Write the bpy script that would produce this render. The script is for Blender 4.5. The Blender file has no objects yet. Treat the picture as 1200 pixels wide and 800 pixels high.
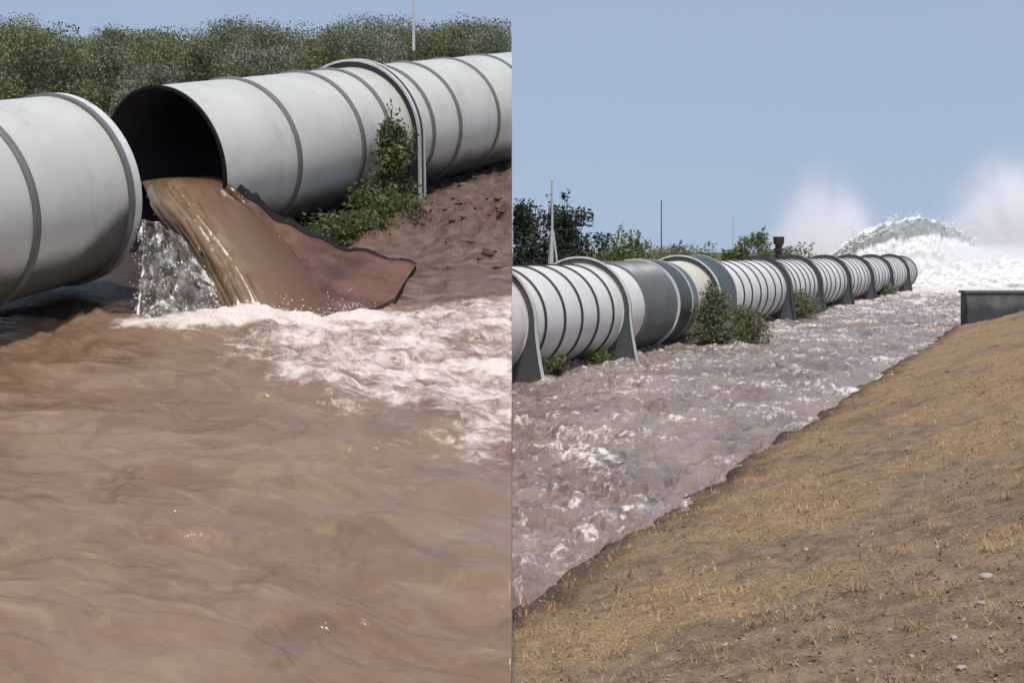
import bpy, bmesh, math, random
import numpy as np
from mathutils import Vector, Matrix

R = math.radians
random.seed(7)
rng = np.random.default_rng(11)
scene = bpy.context.scene
COL = scene.collection

# ------------------------------------------------------------------ the two places
F = 1500.0                      # focal length in pixels of a 1200 px wide frame
HC = 3.34                       # eye height over the canal water
HOR = 295.0
TILT = math.atan(0.198)         # slope of the flooded field on the left
HL = 4.70                       # eye height over the sloping flood, square to it
AZ = math.atan(0.438)           # heading of both pipelines
CA, SA = math.cos(AZ), math.sin(AZ)
ML = Matrix.Translation((0, 0, HC)) @ Matrix.Rotation(TILT, 4, 'X') @ Matrix.Translation((0, 0, -HL))
EPS = 0.003

def Lw(x, y, z=0.0):
    return ML @ Vector((x, y, z))

# ------------------------------------------------------------------ noise (numpy)
def _hash(ix, iy, seed):
    h = (ix.astype(np.int64) * 374761393 + iy.astype(np.int64) * 668265263 + seed * 974634541) & 0xFFFFFFFF
    h = ((h ^ (h >> 13)) * 1274126177) & 0xFFFFFFFF
    return (h ^ (h >> 16)) & 0xFFFFFFFF

def perlin(x, y, seed=0):
    x = np.asarray(x, float); y = np.asarray(y, float)
    x0 = np.floor(x); y0 = np.floor(y)
    fx = x - x0; fy = y - y0
    u = fx * fx * fx * (fx * (fx * 6 - 15) + 10); v = fy * fy * fy * (fy * (fy * 6 - 15) + 10)
    def g(ix, iy, dx, dy):
        a = _hash(ix, iy, seed) / 4294967296.0 * 2 * np.pi
        return np.cos(a) * dx + np.sin(a) * dy
    n00 = g(x0, y0, fx, fy); n10 = g(x0 + 1, y0, fx - 1, fy)
    n01 = g(x0, y0 + 1, fx, fy - 1); n11 = g(x0 + 1, y0 + 1, fx - 1, fy - 1)
    return 1.5 * ((n00 * (1 - u) + n10 * u) * (1 - v) + (n01 * (1 - u) + n11 * u) * v)

def fbm(x, y, o=4, seed=0, gain=0.5):
    s = 0; a = 1; f = 1
    for k in range(o):
        s = s + a * perlin(x * f + 17.3 * k, y * f - 9.1 * k, seed + k); a *= gain; f *= 2.03
    return s

def billow(x, y, o=4, seed=0, gain=0.5):
    s = 0; a = 1; f = 1
    for k in range(o):
        s = s + a * (1 - 2 * np.abs(perlin(x * f + 5.7 * k, y * f + 3.3 * k, seed + k))); a *= gain; f *= 2.1
    return s

def sstep(a, b, x):
    t = np.clip((x - a) / (b - a), 0, 1)
    return t * t * (3 - 2 * t)

# ------------------------------------------------------------------ objects and tags
def tag(o, label=None, cat=None, group=None, kind=None):
    if label: o['label'] = label
    if cat: o['category'] = cat
    if group: o['group'] = group
    if kind: o['kind'] = kind
    return o

def empty(name, M, label, cat, group=None):
    o = bpy.data.objects.new(name, None)
    o.empty_display_size = 0.3
    COL.objects.link(o)
    o.matrix_world = M
    return tag(o, label, cat, group)

def mesh_obj(name, me, parent=None, M=None):
    o = bpy.data.objects.new(name, me)
    COL.objects.link(o)
    if parent is not None:
        o.parent = parent
        if M is not None: o.matrix_local = M
    elif M is not None:
        o.matrix_world = M
    return o

def make_mesh(name, verts, faces, mats, smooth=False, midx=None, cut=None, cutM=None):
    """cut: 'L' keeps world X<0, 'R' keeps world X>0 (the pit face between the two places)."""
    me = bpy.data.meshes.new(name)
    me.from_pydata([tuple(v) for v in verts], [], [tuple(f) for f in faces])
    for m in (mats if isinstance(mats, (list, tuple)) else [mats]): me.materials.append(m)
    if midx is not None: me.polygons.foreach_set('material_index', np.asarray(midx, dtype=np.int32))
    if smooth is True: me.polygons.foreach_set('use_smooth', np.ones(len(me.polygons), dtype=bool))
    if cut:
        bm = bmesh.new(); bm.from_mesh(me)
        Mi = (cutM or Matrix.Identity(4)).inverted()
        s = -1 if cut == 'L' else 1
        co = Mi @ Vector((s * EPS, 0, 0)); no = (Mi.to_3x3() @ Vector((-s, 0, 0))).normalized()
        bmesh.ops.bisect_plane(bm, geom=bm.verts[:] + bm.edges[:] + bm.faces[:], plane_co=co, plane_no=no, clear_outer=True, dist=1e-5)
        bm.to_mesh(me); bm.free()
    me.update()
    return me

class MB:
    def __init__(s): s.v = []; s.f = []; s.m = []
    def add(s, v, f, m=0):
        b = len(s.v); s.v += [tuple(p) for p in v]; s.f += [tuple(b + i for i in q) for q in f]; s.m += [m] * len(f)
        return s
    def box(s, c, d, m=0, M=None, jit=0):
        v = []
        for k in range(8):
            p = Vector(((k & 1) - .5, ((k >> 1) & 1) - .5, ((k >> 2) & 1) - .5))
            p = Vector((p.x * d[0], p.y * d[1], p.z * d[2]))
            if M: p = M @ p
            v.append(p + Vector(c))
        return s.add(v, [(0, 2, 3, 1), (4, 5, 7, 6), (0, 1, 5, 4), (2, 6, 7, 3), (0, 4, 6, 2), (1, 3, 7, 5)], m)
    def tube(s, pts, rad, n=8, m=0, caps=True):
        pts = [Vector(p) for p in pts]
        if not hasattr(rad, '__len__'): rad = [rad] * len(pts)
        v = []; f = []
        for i, p in enumerate(pts):
            t = (pts[min(i + 1, len(pts) - 1)] - pts[max(i - 1, 0)]).normalized()
            a = t.orthogonal().normalized() if i == 0 else (a - t * a.dot(t)).normalized()
            b = t.cross(a)
            for k in range(n):
                q = 2 * math.pi * k / n
                v.append(p + (a * math.cos(q) + b * math.sin(q)) * rad[i])
        for i in range(len(pts) - 1):
            for k in range(n):
                f.append((i * n + k, i * n + (k + 1) % n, (i + 1) * n + (k + 1) % n, (i + 1) * n + k))
        if caps:
            f.append(tuple(range(n - 1, -1, -1))); f.append(tuple((len(pts) - 1) * n + k for k in range(n)))
        return s.add(v, f, m)
    def lathe(s, prof, n=96, m=0, closed=False, axis='y', wob=None):
        """profile of (along, radius) turned about local Y (or Z)."""
        v = []; f = []
        for (y, r) in prof:
            for k in range(n):
                q = 2 * math.pi * k / n
                rr = r
                if axis == 'y': v.append((rr * math.cos(q), y, rr * math.sin(q)))
                else: v.append((rr * math.cos(q), rr * math.sin(q), y))
        L = len(prof)
        for i in range(L if closed else L - 1):
            j = (i + 1) % L
            for k in range(n):
                f.append((i * n + k, j * n + k, j * n + (k + 1) % n, i * n + (k + 1) % n))
        return s.add(v, f, m)
    def mesh(s, name, mats, smooth=False, cut=None, cutM=None):
        return make_mesh(name, s.v, s.f, mats, smooth, s.m, cut, cutM)

def auto_smooth(me, ang=35):
    me.polygons.foreach_set('use_smooth', np.ones(len(me.polygons), dtype=bool))
    try: me.set_sharp_from_angle(angle=R(ang))
    except Exception: pass
    return me

def float_attr(me, name, vals, domain='POINT'):
    a = me.attributes.new(name, 'FLOAT', domain)
    a.data.foreach_set('value', np.asarray(vals, dtype=np.float32))

# ------------------------------------------------------------------ materials
class NT:
    def __init__(s, name):
        s.mat = bpy.data.materials.new(name); s.mat.use_nodes = True
        s.t = s.mat.node_tree; s.t.nodes.clear()
        s.out = s.t.nodes.new('ShaderNodeOutputMaterial')
    def n(s, typ, **kw):
        o = s.t.nodes.new(typ)
        for k, v in kw.items():
            if k.startswith('_'):
                continue
            setattr(o, k, v)
        return o
    def link(s, a, b): s.t.links.new(a, b)
    def set(s, sock, v):
        if hasattr(v, 'is_linked') or hasattr(v, 'links'): s.link(v, sock)
        else: sock.default_value = v
    def math(s, op, a, b=None, clamp=False):
        o = s.n('ShaderNodeMath', operation=op, use_clamp=clamp)
        s.set(o.inputs[0], a)
        if b is not None: s.set(o.inputs[1], b)
        return o.outputs[0]
    def mix(s, fac, a, b):
        o = s.n('ShaderNodeMix', data_type='RGBA')
        s.set(o.inputs[0], fac); s.set(o.inputs[6], c4(a)); s.set(o.inputs[7], c4(b))
        return o.outputs[2]
    def noise(s, vec, scale, detail=4, rough=.55, dist=0.0):
        o = s.n('ShaderNodeTexNoise')
        if vec is not None: s.link(vec, o.inputs['Vector'])
        o.inputs['Scale'].default_value = scale; o.inputs['Detail'].default_value = detail
        o.inputs['Roughness'].default_value = rough; o.inputs['Distortion'].default_value = dist
        return o.outputs['Fac']
    def ramp(s, fac, lo, hi):
        o = s.n('ShaderNodeMapRange', interpolation_type='SMOOTHSTEP')
        s.set(o.inputs[0], fac); s.set(o.inputs[1], lo); s.set(o.inputs[2], hi)
        return o.outputs[0]
    def coord(s, which='Object'):
        return s.n('ShaderNodeTexCoord').outputs[which]
    def pos(s): return s.n('ShaderNodeNewGeometry').outputs['Position']
    def mapping(s, vec, scale=(1, 1, 1), rot=(0, 0, 0), loc=(0, 0, 0)):
        o = s.n('ShaderNodeMapping'); s.link(vec, o.inputs[0])
        o.inputs['Scale'].default_value = scale; o.inputs['Rotation'].default_value = rot; o.inputs['Location'].default_value = loc
        return o.outputs[0]
    def attr(s, name):
        return s.n('ShaderNodeAttribute', attribute_name=name).outputs['Fac']
    def bump(s, h, strength, dist):
        o = s.n('ShaderNodeBump'); o.inputs['Strength'].default_value = strength; o.inputs['Distance'].default_value = dist
        s.link(h, o.inputs['Height'])
        return o.outputs[0]
    def principled(s, col, rough=.6, spec=.5, metallic=0, normal=None, ior=None, alpha=None, coat=None):
        p = s.n('ShaderNodeBsdfPrincipled')
        s.set(p.inputs['Base Color'], c4(col)); s.set(p.inputs['Roughness'], rough)
        s.set(p.inputs['Specular IOR Level'], spec); s.set(p.inputs['Metallic'], metallic)
        if ior: p.inputs['IOR'].default_value = ior
        if alpha is not None: s.set(p.inputs['Alpha'], alpha)
        if normal is not None: s.link(normal, p.inputs['Normal'])
        s.link(p.outputs[0], s.out.inputs[0])
        return p

def c4(c):
    if hasattr(c, 'links') or hasattr(c, 'is_linked'): return c
    return (c[0], c[1], c[2], 1.0) if len(c) == 3 else c

def painted(name, col, var=.18, rough=.38, dirt=(.16, .13, .10), dirt_amt=.45, spec=.5, streak=True):
    """weathered painted / coated shell: cloudy tone, rain streaks, dust"""
    t = NT(name); p = t.coord('Object')
    n1 = t.noise(p, .9, 5); n2 = t.noise(p, 14, 4)
    c = t.mix(t.ramp(n1, .3, .75), col, tuple(k * (1 - var) for k in col))
    st = t.noise(t.mapping(p, (3.2, 3.2, .28)), 1.6, 4, .6)
    f = t.math('MULTIPLY', t.ramp(st, .52, .80), dirt_amt)
    c = t.mix(f, c, dirt)
    c = t.mix(t.math('MULTIPLY', t.ramp(n2, .62, .8), .25), c, dirt)
    rr = t.math('ADD', t.math('MULTIPLY', n1, .25), rough - .1)
    t.principled(c, rr, spec, normal=t.bump(t.noise(p, 2.2, 3), .25, .03))
    return t.mat

def panel_right():
    t = NT('white_panel'); p = t.coord('Object')
    sep = t.n('ShaderNodeSeparateXYZ'); t.link(p, sep.inputs[0])
    n1 = t.noise(p, .7, 5); n2 = t.noise(p, 10, 5, .7)
    c = t.mix(t.ramp(n1, .3, .75), (.72, .695, .69), (.62, .595, .585))
    st = t.noise(t.mapping(p, (3, 2.2, .25)), 1.8, 5, .65)
    c = t.mix(t.math('MULTIPLY', t.ramp(st, .52, .78), .5), c, (.36, .31, .27))
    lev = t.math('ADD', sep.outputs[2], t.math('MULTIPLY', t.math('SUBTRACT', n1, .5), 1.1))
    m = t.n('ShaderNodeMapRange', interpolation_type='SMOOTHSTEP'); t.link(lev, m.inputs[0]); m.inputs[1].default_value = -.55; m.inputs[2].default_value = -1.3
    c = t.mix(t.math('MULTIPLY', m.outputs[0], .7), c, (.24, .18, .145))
    c = t.mix(t.math('MULTIPLY', t.ramp(n2, .6, .72), .3), c, (.30, .24, .20))
    t.principled(c, .5, .4, normal=t.bump(n1, .15, .03)); return t.mat
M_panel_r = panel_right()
M_dark = painted('dark_paint', (.085, .096, .100), .35, .5, (.12, .11, .10), .3)
M_rib = painted('rib_paint', (.032, .036, .036), .25, .5, (.10, .10, .09), .2)
M_rib_l = painted('rib_grey', (.165, .165, .158), .25, .5, (.10, .10, .09), .2)
M_white = painted('white_edge', (.66, .66, .64), .2, .5, dirt_amt=.5)
M_coup = painted('coupling_green', (.115, .130, .135), .25, .35, (.13, .13, .12), .3)
M_green = painted('dark_green', (.055, .072, .068), .3, .45, (.10, .10, .09), .25)
M_sleeve = painted('pale_sleeve', (.62, .60, .50), .15, .5, (.45, .42, .16), .5)
M_pole = painted('pole_grey', (.52, .53, .54), .1, .4, dirt_amt=.15)
M_poledark = painted('pole_dark', (.11, .12, .14), .1, .5, dirt_amt=.15)
M_iron = painted('iron', (.028, .030, .034), .3, .5, (.07, .05, .035), .4)

def shell_left(name, stain_shade):
    """pale grey coated shell; a tide of wet mud has soaked the underside"""
    t = NT(name); p = t.coord('Object')
    sep = t.n('ShaderNodeSeparateXYZ'); t.link(p, sep.inputs[0])
    x, y, z = sep.outputs
    n1 = t.noise(p, .8, 5); n2 = t.noise(p, 12, 3)
    c = t.mix(t.ramp(n1, .3, .75), (.57, .57, .52), (.49, .49, .445))
    st = t.noise(t.mapping(p, (2.6, 2.6, .25)), 1.5, 4, .6)
    c = t.mix(t.math('MULTIPLY', t.ramp(st, .55, .8), .3), c, (.25, .23, .20))
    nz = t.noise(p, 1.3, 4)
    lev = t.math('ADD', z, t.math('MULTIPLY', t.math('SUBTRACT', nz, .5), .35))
    if stain_shade == 'A':
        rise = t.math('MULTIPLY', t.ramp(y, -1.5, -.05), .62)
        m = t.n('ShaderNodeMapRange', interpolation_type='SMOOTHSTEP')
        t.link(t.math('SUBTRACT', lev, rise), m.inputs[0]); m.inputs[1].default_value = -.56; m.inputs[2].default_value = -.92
        mask = m.outputs[0]  # wet mud stain and painted underside shade share this mask
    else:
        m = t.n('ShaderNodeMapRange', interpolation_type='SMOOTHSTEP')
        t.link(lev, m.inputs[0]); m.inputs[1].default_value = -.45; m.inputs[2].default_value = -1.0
        mask = m.outputs[0]  # shade of the underside and weeds, painted into the far shell
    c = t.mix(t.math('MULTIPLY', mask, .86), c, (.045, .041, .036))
    red = t.math('MULTIPLY', t.ramp(t.noise(t.mapping(p, (1, 1, .6), loc=(3, 1, 2)), 1.1, 3), .62, .72), .18)
    c = t.mix(red, c, (.42, .22, .17))
    rr = t.math('ADD', .30, t.math('MULTIPLY', mask, .45))
    t.principled(c, rr, t.math('SUBTRACT', .5, t.math('MULTIPLY', mask, .38)), normal=t.bump(t.noise(p, 1.6, 3), .12, .03))
    return t.mat
M_shellA = shell_left('grey_shell', 'A')
M_shellB = shell_left('grey_shell_far', 'B')
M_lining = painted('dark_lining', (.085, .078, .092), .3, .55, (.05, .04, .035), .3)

def water_mat(name, muds, foamcol, scale, rot, rough, bump_d, bump_s, streak, foam_fine, fine_w, broad_w, gloss, lo, hi, w3, w4):
    t = NT(name); p = t.coord('Object')
    pr = t.mapping(p, (1, 1, 1), (0, 0, rot))            # x now runs along the current
    pm = t.mapping(pr, (1, streak, 1))
    n1 = t.noise(pm, .30 * scale, 6, .62, .9); n2 = t.noise(pm, 1.1 * scale, 6, .62, 1.2); n3 = t.noise(pm, 4.0 * scale, 5, .62, .6)
    c = t.mix(t.ramp(n1, .36, .64), muds[0], muds[1])
    c = t.mix(t.math('MULTIPLY', t.ramp(n2, .50, .72), .75), c, muds[2])
    n4 = t.noise(t.mapping(pr, (1, 1.7, 1)), .50 * scale, 4, .55, 2.6)
    c = t.mix(t.math('MULTIPLY', t.ramp(n3, .54, .74), w3), c, muds[3])
    c = t.mix(t.math('MULTIPLY', t.ramp(n4, .52, .68), w4), c, muds[3])
    fo = t.attr('foam')
    fn = t.noise(t.mapping(pr, (1, 1.5, 1)), foam_fine, 6, .70, 1.2)
    fn2 = t.noise(t.mapping(pr, (1, 1.8, 1)), foam_fine * .3, 4, .6, 1.5)
    fm = t.math('ADD', fo, t.math('ADD', t.math('MULTIPLY', t.math('SUBTRACT', fn, .5), fine_w), t.math('MULTIPLY', t.math('SUBTRACT', fn2, .5), broad_w)))
    mask = t.math('MULTIPLY', t.ramp(fm, lo, hi), t.ramp(fo, .02, .22))
    c = t.mix(mask, c, foamcol)
    h = t.math('ADD', t.math('MULTIPLY', n2, .8), t.math('ADD', t.math('ADD', t.math('MULTIPLY', n3, .4), t.math('MULTIPLY', t.noise(pm, 13.0, 4, .65, .8), .16)), t.math('MULTIPLY', mask, .4)))
    rr = t.math('ADD', t.math('MULTIPLY', mask, .45), rough)
    t.principled(c, rr, t.math('SUBTRACT', gloss, t.math('MULTIPLY', mask, gloss - .4)), ior=1.4, normal=t.bump(h, bump_s, bump_d))
    return t.mat

M_waterL = water_mat('muddy_flood', [(.190, .112, .068), (.245, .160, .106), (.30, .208, .122), (.115, .066, .040)], (.68, .59, .53), 1.0, R(29), .06, .07, .45, 2.2, 4.2, 1.5, 1.2, 1.0, .24, 1.0, .22, .38)
M_waterR = water_mat('muddy_canal', [(.190, .142, .115), (.275, .215, .182), (.066, .047, .038), (.44, .37, .33)], (.68, .61, .565), 1.0, R(-66), .16, .08, .5, 1.1, 3.6, 2.2, 1.2, .45, .40, .82, .5, .25)

def stream_mat():
    t = NT('pouring_mud_water'); p = t.coord('Object')
    st = t.attr('along'); ac = t.attr('across'); fo = t.attr('foam')
    cb = t.n('ShaderNodeCombineXYZ'); t.link(t.math('MULTIPLY', ac, 6.0), cb.inputs[0]); t.link(t.math('MULTIPLY', st, 1.3), cb.inputs[1])
    n = t.noise(cb.outputs[0], 2.0, 5, .6, .5); n2 = t.noise(cb.outputs[0], 6.0, 5, .65, .6); nb = t.noise(p, 6, 5, .65)
    c = t.mix(t.ramp(n, .35, .68), (.165, .108, .062), (.245, .175, .108))
    tone = t.attr('film')
    c = t.mix(tone, c, t.mix(t.ramp(ac, .70, 1.0), (.165, .100, .064), (.105, .054, .035)))
    fm = t.math('ADD', fo, t.math('ADD', t.math('MULTIPLY', t.math('SUBTRACT', n2, .5), 1.1), t.math('MULTIPLY', t.math('SUBTRACT', nb, .5), .9)))
    mask = t.math('MULTIPLY', t.ramp(fm, .5, .82), t.ramp(fo, .02, .2))
    c = t.mix(mask, c, (.76, .66, .52))
    t.principled(c, t.math('ADD', t.math('MULTIPLY', mask, .4), .2), .5, ior=1.33,
                 normal=t.bump(t.math('ADD', n, t.math('MULTIPLY', n2, .4)), .35, .04))
    return t.mat
M_stream = stream_mat()

def flap_mat():
    t = NT('rust_mud_lining'); p = t.coord('Object')
    n = t.noise(p, 1.5, 6, .65); n2 = t.noise(t.mapping(p, (4, 1, 1)), 3, 6, .65)
    c = t.mix(t.ramp(n, .35, .65), (.070, .031, .020), (.150, .076, .050))
    c = t.mix(t.math('MULTIPLY', t.ramp(n2, .55, .8), .4), c, (.065, .032, .022))
    t.principled(c, .5, .3, normal=t.bump(n2, .2, .02))
    return t.mat
M_flap = flap_mat()
M_tear = painted('torn_edge', (.016, .015, .014), .4, .75, (.05, .035, .025), .4, spec=.2)

def curtain_mat():
    t = NT('falling_spray_sheet'); p = t.coord('Object')
    pm = t.mapping(p, (1.2, 1.2, .5))
    n = t.noise(pm, 1.7, 3, .55, 1.8); n2 = t.noise(pm, 4.5, 4, .6, 2.2)
    mixn = t.math('ADD', t.math('ADD', t.math('MULTIPLY', n, .45), t.math('MULTIPLY', n2, .55)), t.math('MULTIPLY', t.attr('foam'), .26))
    spark = t.ramp(mixn, .565, .66)
    c = t.mix(t.ramp(n, .36, .64), (.095, .078, .064), (.27, .24, .21))
    c = t.mix(spark, c, (.80, .75, .70))
    a = t.math('MULTIPLY', t.math('ADD', t.math('MULTIPLY', t.ramp(mixn, .42, .60), .60), .36, True), t.attr('body'))
    t.principled(c, t.math('ADD', .12, t.math('MULTIPLY', spark, .4)), .6, ior=1.33, alpha=a, normal=t.bump(n, .8, .10))
    return t.mat
M_curtain = curtain_mat()

def mud_mat():
    t = NT('wet_mud'); p = t.coord('Object')
    n = t.noise(p, .5, 5); n2 = t.noise(p, 3.0, 6, .65); n3 = t.noise(t.mapping(p, (1, 3.5, 1), (0, 0, R(10))), 1.5, 5)
    wet = t.attr('wet')
    c = t.mix(t.ramp(n2, .35, .7), (.098, .050, .034), (.185, .122, .083))
    c = t.mix(t.math('MULTIPLY', t.ramp(n, .45, .7), .6), c, (.12, .062, .045))
    c = t.mix(t.math('MULTIPLY', t.math('MULTIPLY', t.ramp(n3, .5, .7), wet), .7), c, (.26, .18, .125))
    dk = t.attr('dark'); c = t.mix(t.math('MULTIPLY', dk, .85), c, (.030, .020, .016))  # painted shade under the pipes
    far = t.attr('far'); c = t.mix(far, c, (.085, .075, .045))
    rr = t.math('SUBTRACT', .85, t.math('MULTIPLY', wet, .62))
    t.principled(c, rr, .5, normal=t.bump(t.math('ADD', n2, t.math('MULTIPLY', t.noise(p, 9, 5, .7), .4)), .9, .12))
    return t.mat
M_mud = mud_mat()

def bank_mat():
    t = NT('dry_bank'); p = t.coord('Object')
    g = t.attr('gold'); e = t.attr('edge')
    n1 = t.noise(p, .6, 6, .6); n2 = t.noise(p, 4.0, 6, .7); n3 = t.noise(p, 22, 5, .7); n4 = t.noise(t.mapping(p, (1, 2.5, 1), (0, 0, R(-66))), 7, 6, .75)
    soil = t.mix(t.ramp(n2, .32, .68), (.165, .115, .077), (.310, .228, .155))
    soil = t.mix(t.math('MULTIPLY', t.ramp(n3, .52, .72), .6), soil, (.30, .235, .175))
    soil = t.mix(t.math('MULTIPLY', t.ramp(n1, .5, .7), .5), soil, (.165, .108, .074))
    straw = t.mix(t.ramp(n4, .3, .7), (.235, .150, .076), (.42, .285, .145))
    straw = t.mix(t.math('MULTIPLY', t.ramp(n2, .55, .75), .45), straw, (.21, .130, .066))
    gm = t.ramp(t.math('ADD', g, t.math('ADD', t.math('MULTIPLY', t.math('SUBTRACT', n2, .5), 1.0), t.math('MULTIPLY', t.math('SUBTRACT', n3, .5), .9))), .18, .95)
    c = t.mix(t.math('MULTIPLY', gm, .85), soil, straw)
    n5 = t.noise(t.mapping(p, (.6, 2.2, 1)), 3.2, 7, .75); n6 = t.noise(p, 45, 4, .75)
    c = t.mix(t.math('MULTIPLY', t.ramp(n5, .52, .70), .55), c, (.105, .070, .047))
    c = t.mix(t.math('MULTIPLY', t.ramp(n6, .54, .68), .45), c, (.45, .335, .21))
    c = t.mix(t.math('MULTIPLY', t.ramp(n6, .48, .34), .60), c, (.080, .055, .038))
    c = t.mix(e, c, (.070, .050, .042))
    h = t.math('ADD', n2, t.math('ADD', t.math('MULTIPLY', n3, .5), t.math('MULTIPLY', n4, .5)))
    t.principled(c, .92, .2, normal=t.bump(t.math('ADD', h, t.math('MULTIPLY', n6, .4)), .8, .05))
    return t.mat
M_bank = bank_mat()

def ground_mat():
    t = NT('scrub_ground'); p = t.coord('Object')
    n = t.noise(p, .08, 6, .6); n2 = t.noise(p, 1.2, 6, .7)
    c = t.mix(t.ramp(n, .35, .65), (.11, .105, .07), (.085, .095, .055))
    c = t.mix(t.math('MULTIPLY', t.ramp(n2, .5, .75), .6), c, (.21, .16, .11))
    t.principled(c, .95, .2, normal=t.bump(n2, .7, .1))
    return t.mat
M_ground = ground_mat()

def concrete_mat():
    t = NT('stained_concrete'); p = t.coord('Object')
    n = t.noise(p, 1.2, 6, .6); n2 = t.noise(p, 9, 5, .7); st = t.noise(t.mapping(p, (4, 4, .3)), 1.2, 4)
    sep = t.n('ShaderNodeSeparateXYZ'); t.link(p, sep.inputs[0])
    c = t.mix(t.ramp(n, .35, .7), (.10, .105, .115), (.17, .17, .175))
    lev = t.math('ADD', sep.outputs[2], t.math('MULTIPLY', t.math('SUBTRACT', n, .5), .9))
    m = t.n('ShaderNodeMapRange', interpolation_type='SMOOTHSTEP')
    t.link(lev, m.inputs[0]); m.inputs[1].default_value = 1.28; m.inputs[2].default_value = .85
    c = t.mix(t.math('MULTIPLY', m.outputs[0], .75), c, (.040, .043, .05))
    c = t.mix(t.math('MULTIPLY', t.ramp(st, .55, .8), .5), c, (.06, .06, .06))
    t.principled(c, .85, .3, normal=t.bump(n2, .4, .02))
    return t.mat
M_conc = concrete_mat()

def leaf_mat(name, a, b, tr=.28):
    t = NT(name)
    v = t.attr('var'); p = t.pos()
    n = t.noise(p, .9, 3)
    f = t.math('ADD', t.math('MULTIPLY', v, .65), t.math('MULTIPLY', t.ramp(n, .35, .65), .35))
    c = t.mix(f, a, b)
    d = t.n('ShaderNodeBsdfPrincipled'); t.link(c, d.inputs['Base Color']); d.inputs['Roughness'].default_value = .55; d.inputs['Specular IOR Level'].default_value = .35
    tl = t.n('ShaderNodeBsdfTranslucent'); t.link(c, tl.inputs[0])
    m = t.n('ShaderNodeMixShader'); m.inputs[0].default_value = tr
    t.link(d.outputs[0], m.inputs[1]); t.link(tl.outputs[0], m.inputs[2]); t.link(m.outputs[0], t.out.inputs[0])
    return t.mat
M_leaf_olive = leaf_mat('leaf_olive', (.115, .130, .062), (.25, .265, .135))
M_leaf_silver = leaf_mat('leaf_silver', (.135, .148, .098), (.32, .335, .24))
M_leaf_dark = leaf_mat('leaf_dark', (.018, .028, .022), (.055, .075, .045))
M_leaf_lime = leaf_mat('leaf_lime', (.060, .090, .030), (.20, .25, .09))
M_leaf_weed = leaf_mat('leaf_weed', (.050, .070, .026), (.20, .235, .085))
M_leaf_scrub = leaf_mat('leaf_scrub', (.095, .105, .052), (.25, .255, .13))
M_bark = painted('bark', (.10, .078, .058), .35, .9, (.05, .04, .03), .5)
def straw_mat():
    t = NT('straw'); v = t.attr('var')
    c = t.mix(v, (.22, .135, .066), (.52, .365, .19))
    t.principled(c, .8, .2); return t.mat
M_straw = straw_mat()
def litter_mat():
    t = NT('litter'); v = t.attr('var')
    c = t.mix(v, (.13, .095, .066), (.42, .33, .235))
    t.principled(c, .9, .2); return t.mat
M_litter = litter_mat()
M_stone = painted('pale_stone', (.38, .34, .30), .25, .9, (.2, .16, .12), .4)
def foam_mat(name='white_water', col=(.86, .85, .84), shade=(.62, .63, .62)):
    t = NT(name); p = t.coord('Object'); n = t.noise(p, 1.1, 6, .7); n2 = t.noise(p, 4, 5, .7)
    c = t.mix(t.ramp(n, .35, .7), shade, col)
    t.principled(c, .6, .4, normal=t.bump(t.math('ADD', n, n2), .7, .3)); return t.mat
M_foam = foam_mat('white_water', (.93, .93, .92), (.80, .81, .80))
M_foamtan = foam_mat('tan_foam', (.78, .70, .63), (.55, .45, .38))
def dome_mat():
    t = NT('grey_heavy_water'); p = t.coord('Object')
    n = t.noise(t.mapping(p, (1, .6, .5)), .9, 6, .7, .8); n2 = t.noise(t.mapping(p, (1.6, 1, .28)), 1.3, 6, .7, .5)
    c = t.mix(t.ramp(n, .35, .68), (.20, .215, .205), (.36, .375, .36))
    f = t.math('ADD', t.attr('foam'), t.math('MULTIPLY', t.math('SUBTRACT', n2, .5), 1.6))
    c = t.mix(t.ramp(f, .30, .75), c, (.90, .90, .89))
    t.principled(c, .5, .5, normal=t.bump(t.math('ADD', n, n2), .8, .3)); return t.mat
M_body = dome_mat()
def drop_mat():
    t = NT('droplets'); t.principled((.80, .78, .76), .15, .6, ior=1.33); return t.mat
M_drop = drop_mat()

# ================================================================== grids
def grid_mesh(name, P, mat, attrs=None, skirt=None, smooth=True):
    """P: (rows, cols, 3) array; skirt: (column index, drop) hangs an earth face below that edge."""
    rows, cols, _ = P.shape
    idx = np.arange(rows * cols).reshape(rows, cols)
    q = np.stack([idx[:-1, :-1], idx[:-1, 1:], idx[1:, 1:], idx[1:, :-1]], -1).reshape(-1, 4)
    V = P.reshape(-1, 3); n0 = len(V)
    A = {k: v.reshape(-1) for k, v in (attrs or {}).items()}
    if skirt is not None:
        c, low = skirt
        S = P[:, c, :].copy(); S[:, 2] = low if np.isscalar(low) else low
        V = np.vstack([V, S])
        e = idx[:, c]; s = n0 + np.arange(rows)
        q = np.vstack([q, np.stack([e[:-1], e[1:], s[1:], s[:-1]], -1)])
        A = {k: np.concatenate([v, v.reshape(rows, cols)[:, c]]) for k, v in A.items()}
    me = bpy.data.meshes.new(name)
    me.vertices.add(len(V)); me.vertices.foreach_set('co', V.astype(np.float32).ravel())
    me.loops.add(q.size); me.loops.foreach_set('vertex_index', q.astype(np.int32).ravel())
    me.polygons.add(len(q)); me.polygons.foreach_set('loop_start', np.arange(0, q.size, 4, dtype=np.int32))
    me.update(calc_edges=True); me.validate()
    if smooth: me.polygons.foreach_set('use_smooth', np.ones(len(me.polygons), dtype=bool))
    me.materials.append(mat)
    for k, v in A.items(): float_attr(me, k, v)
    return me

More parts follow.
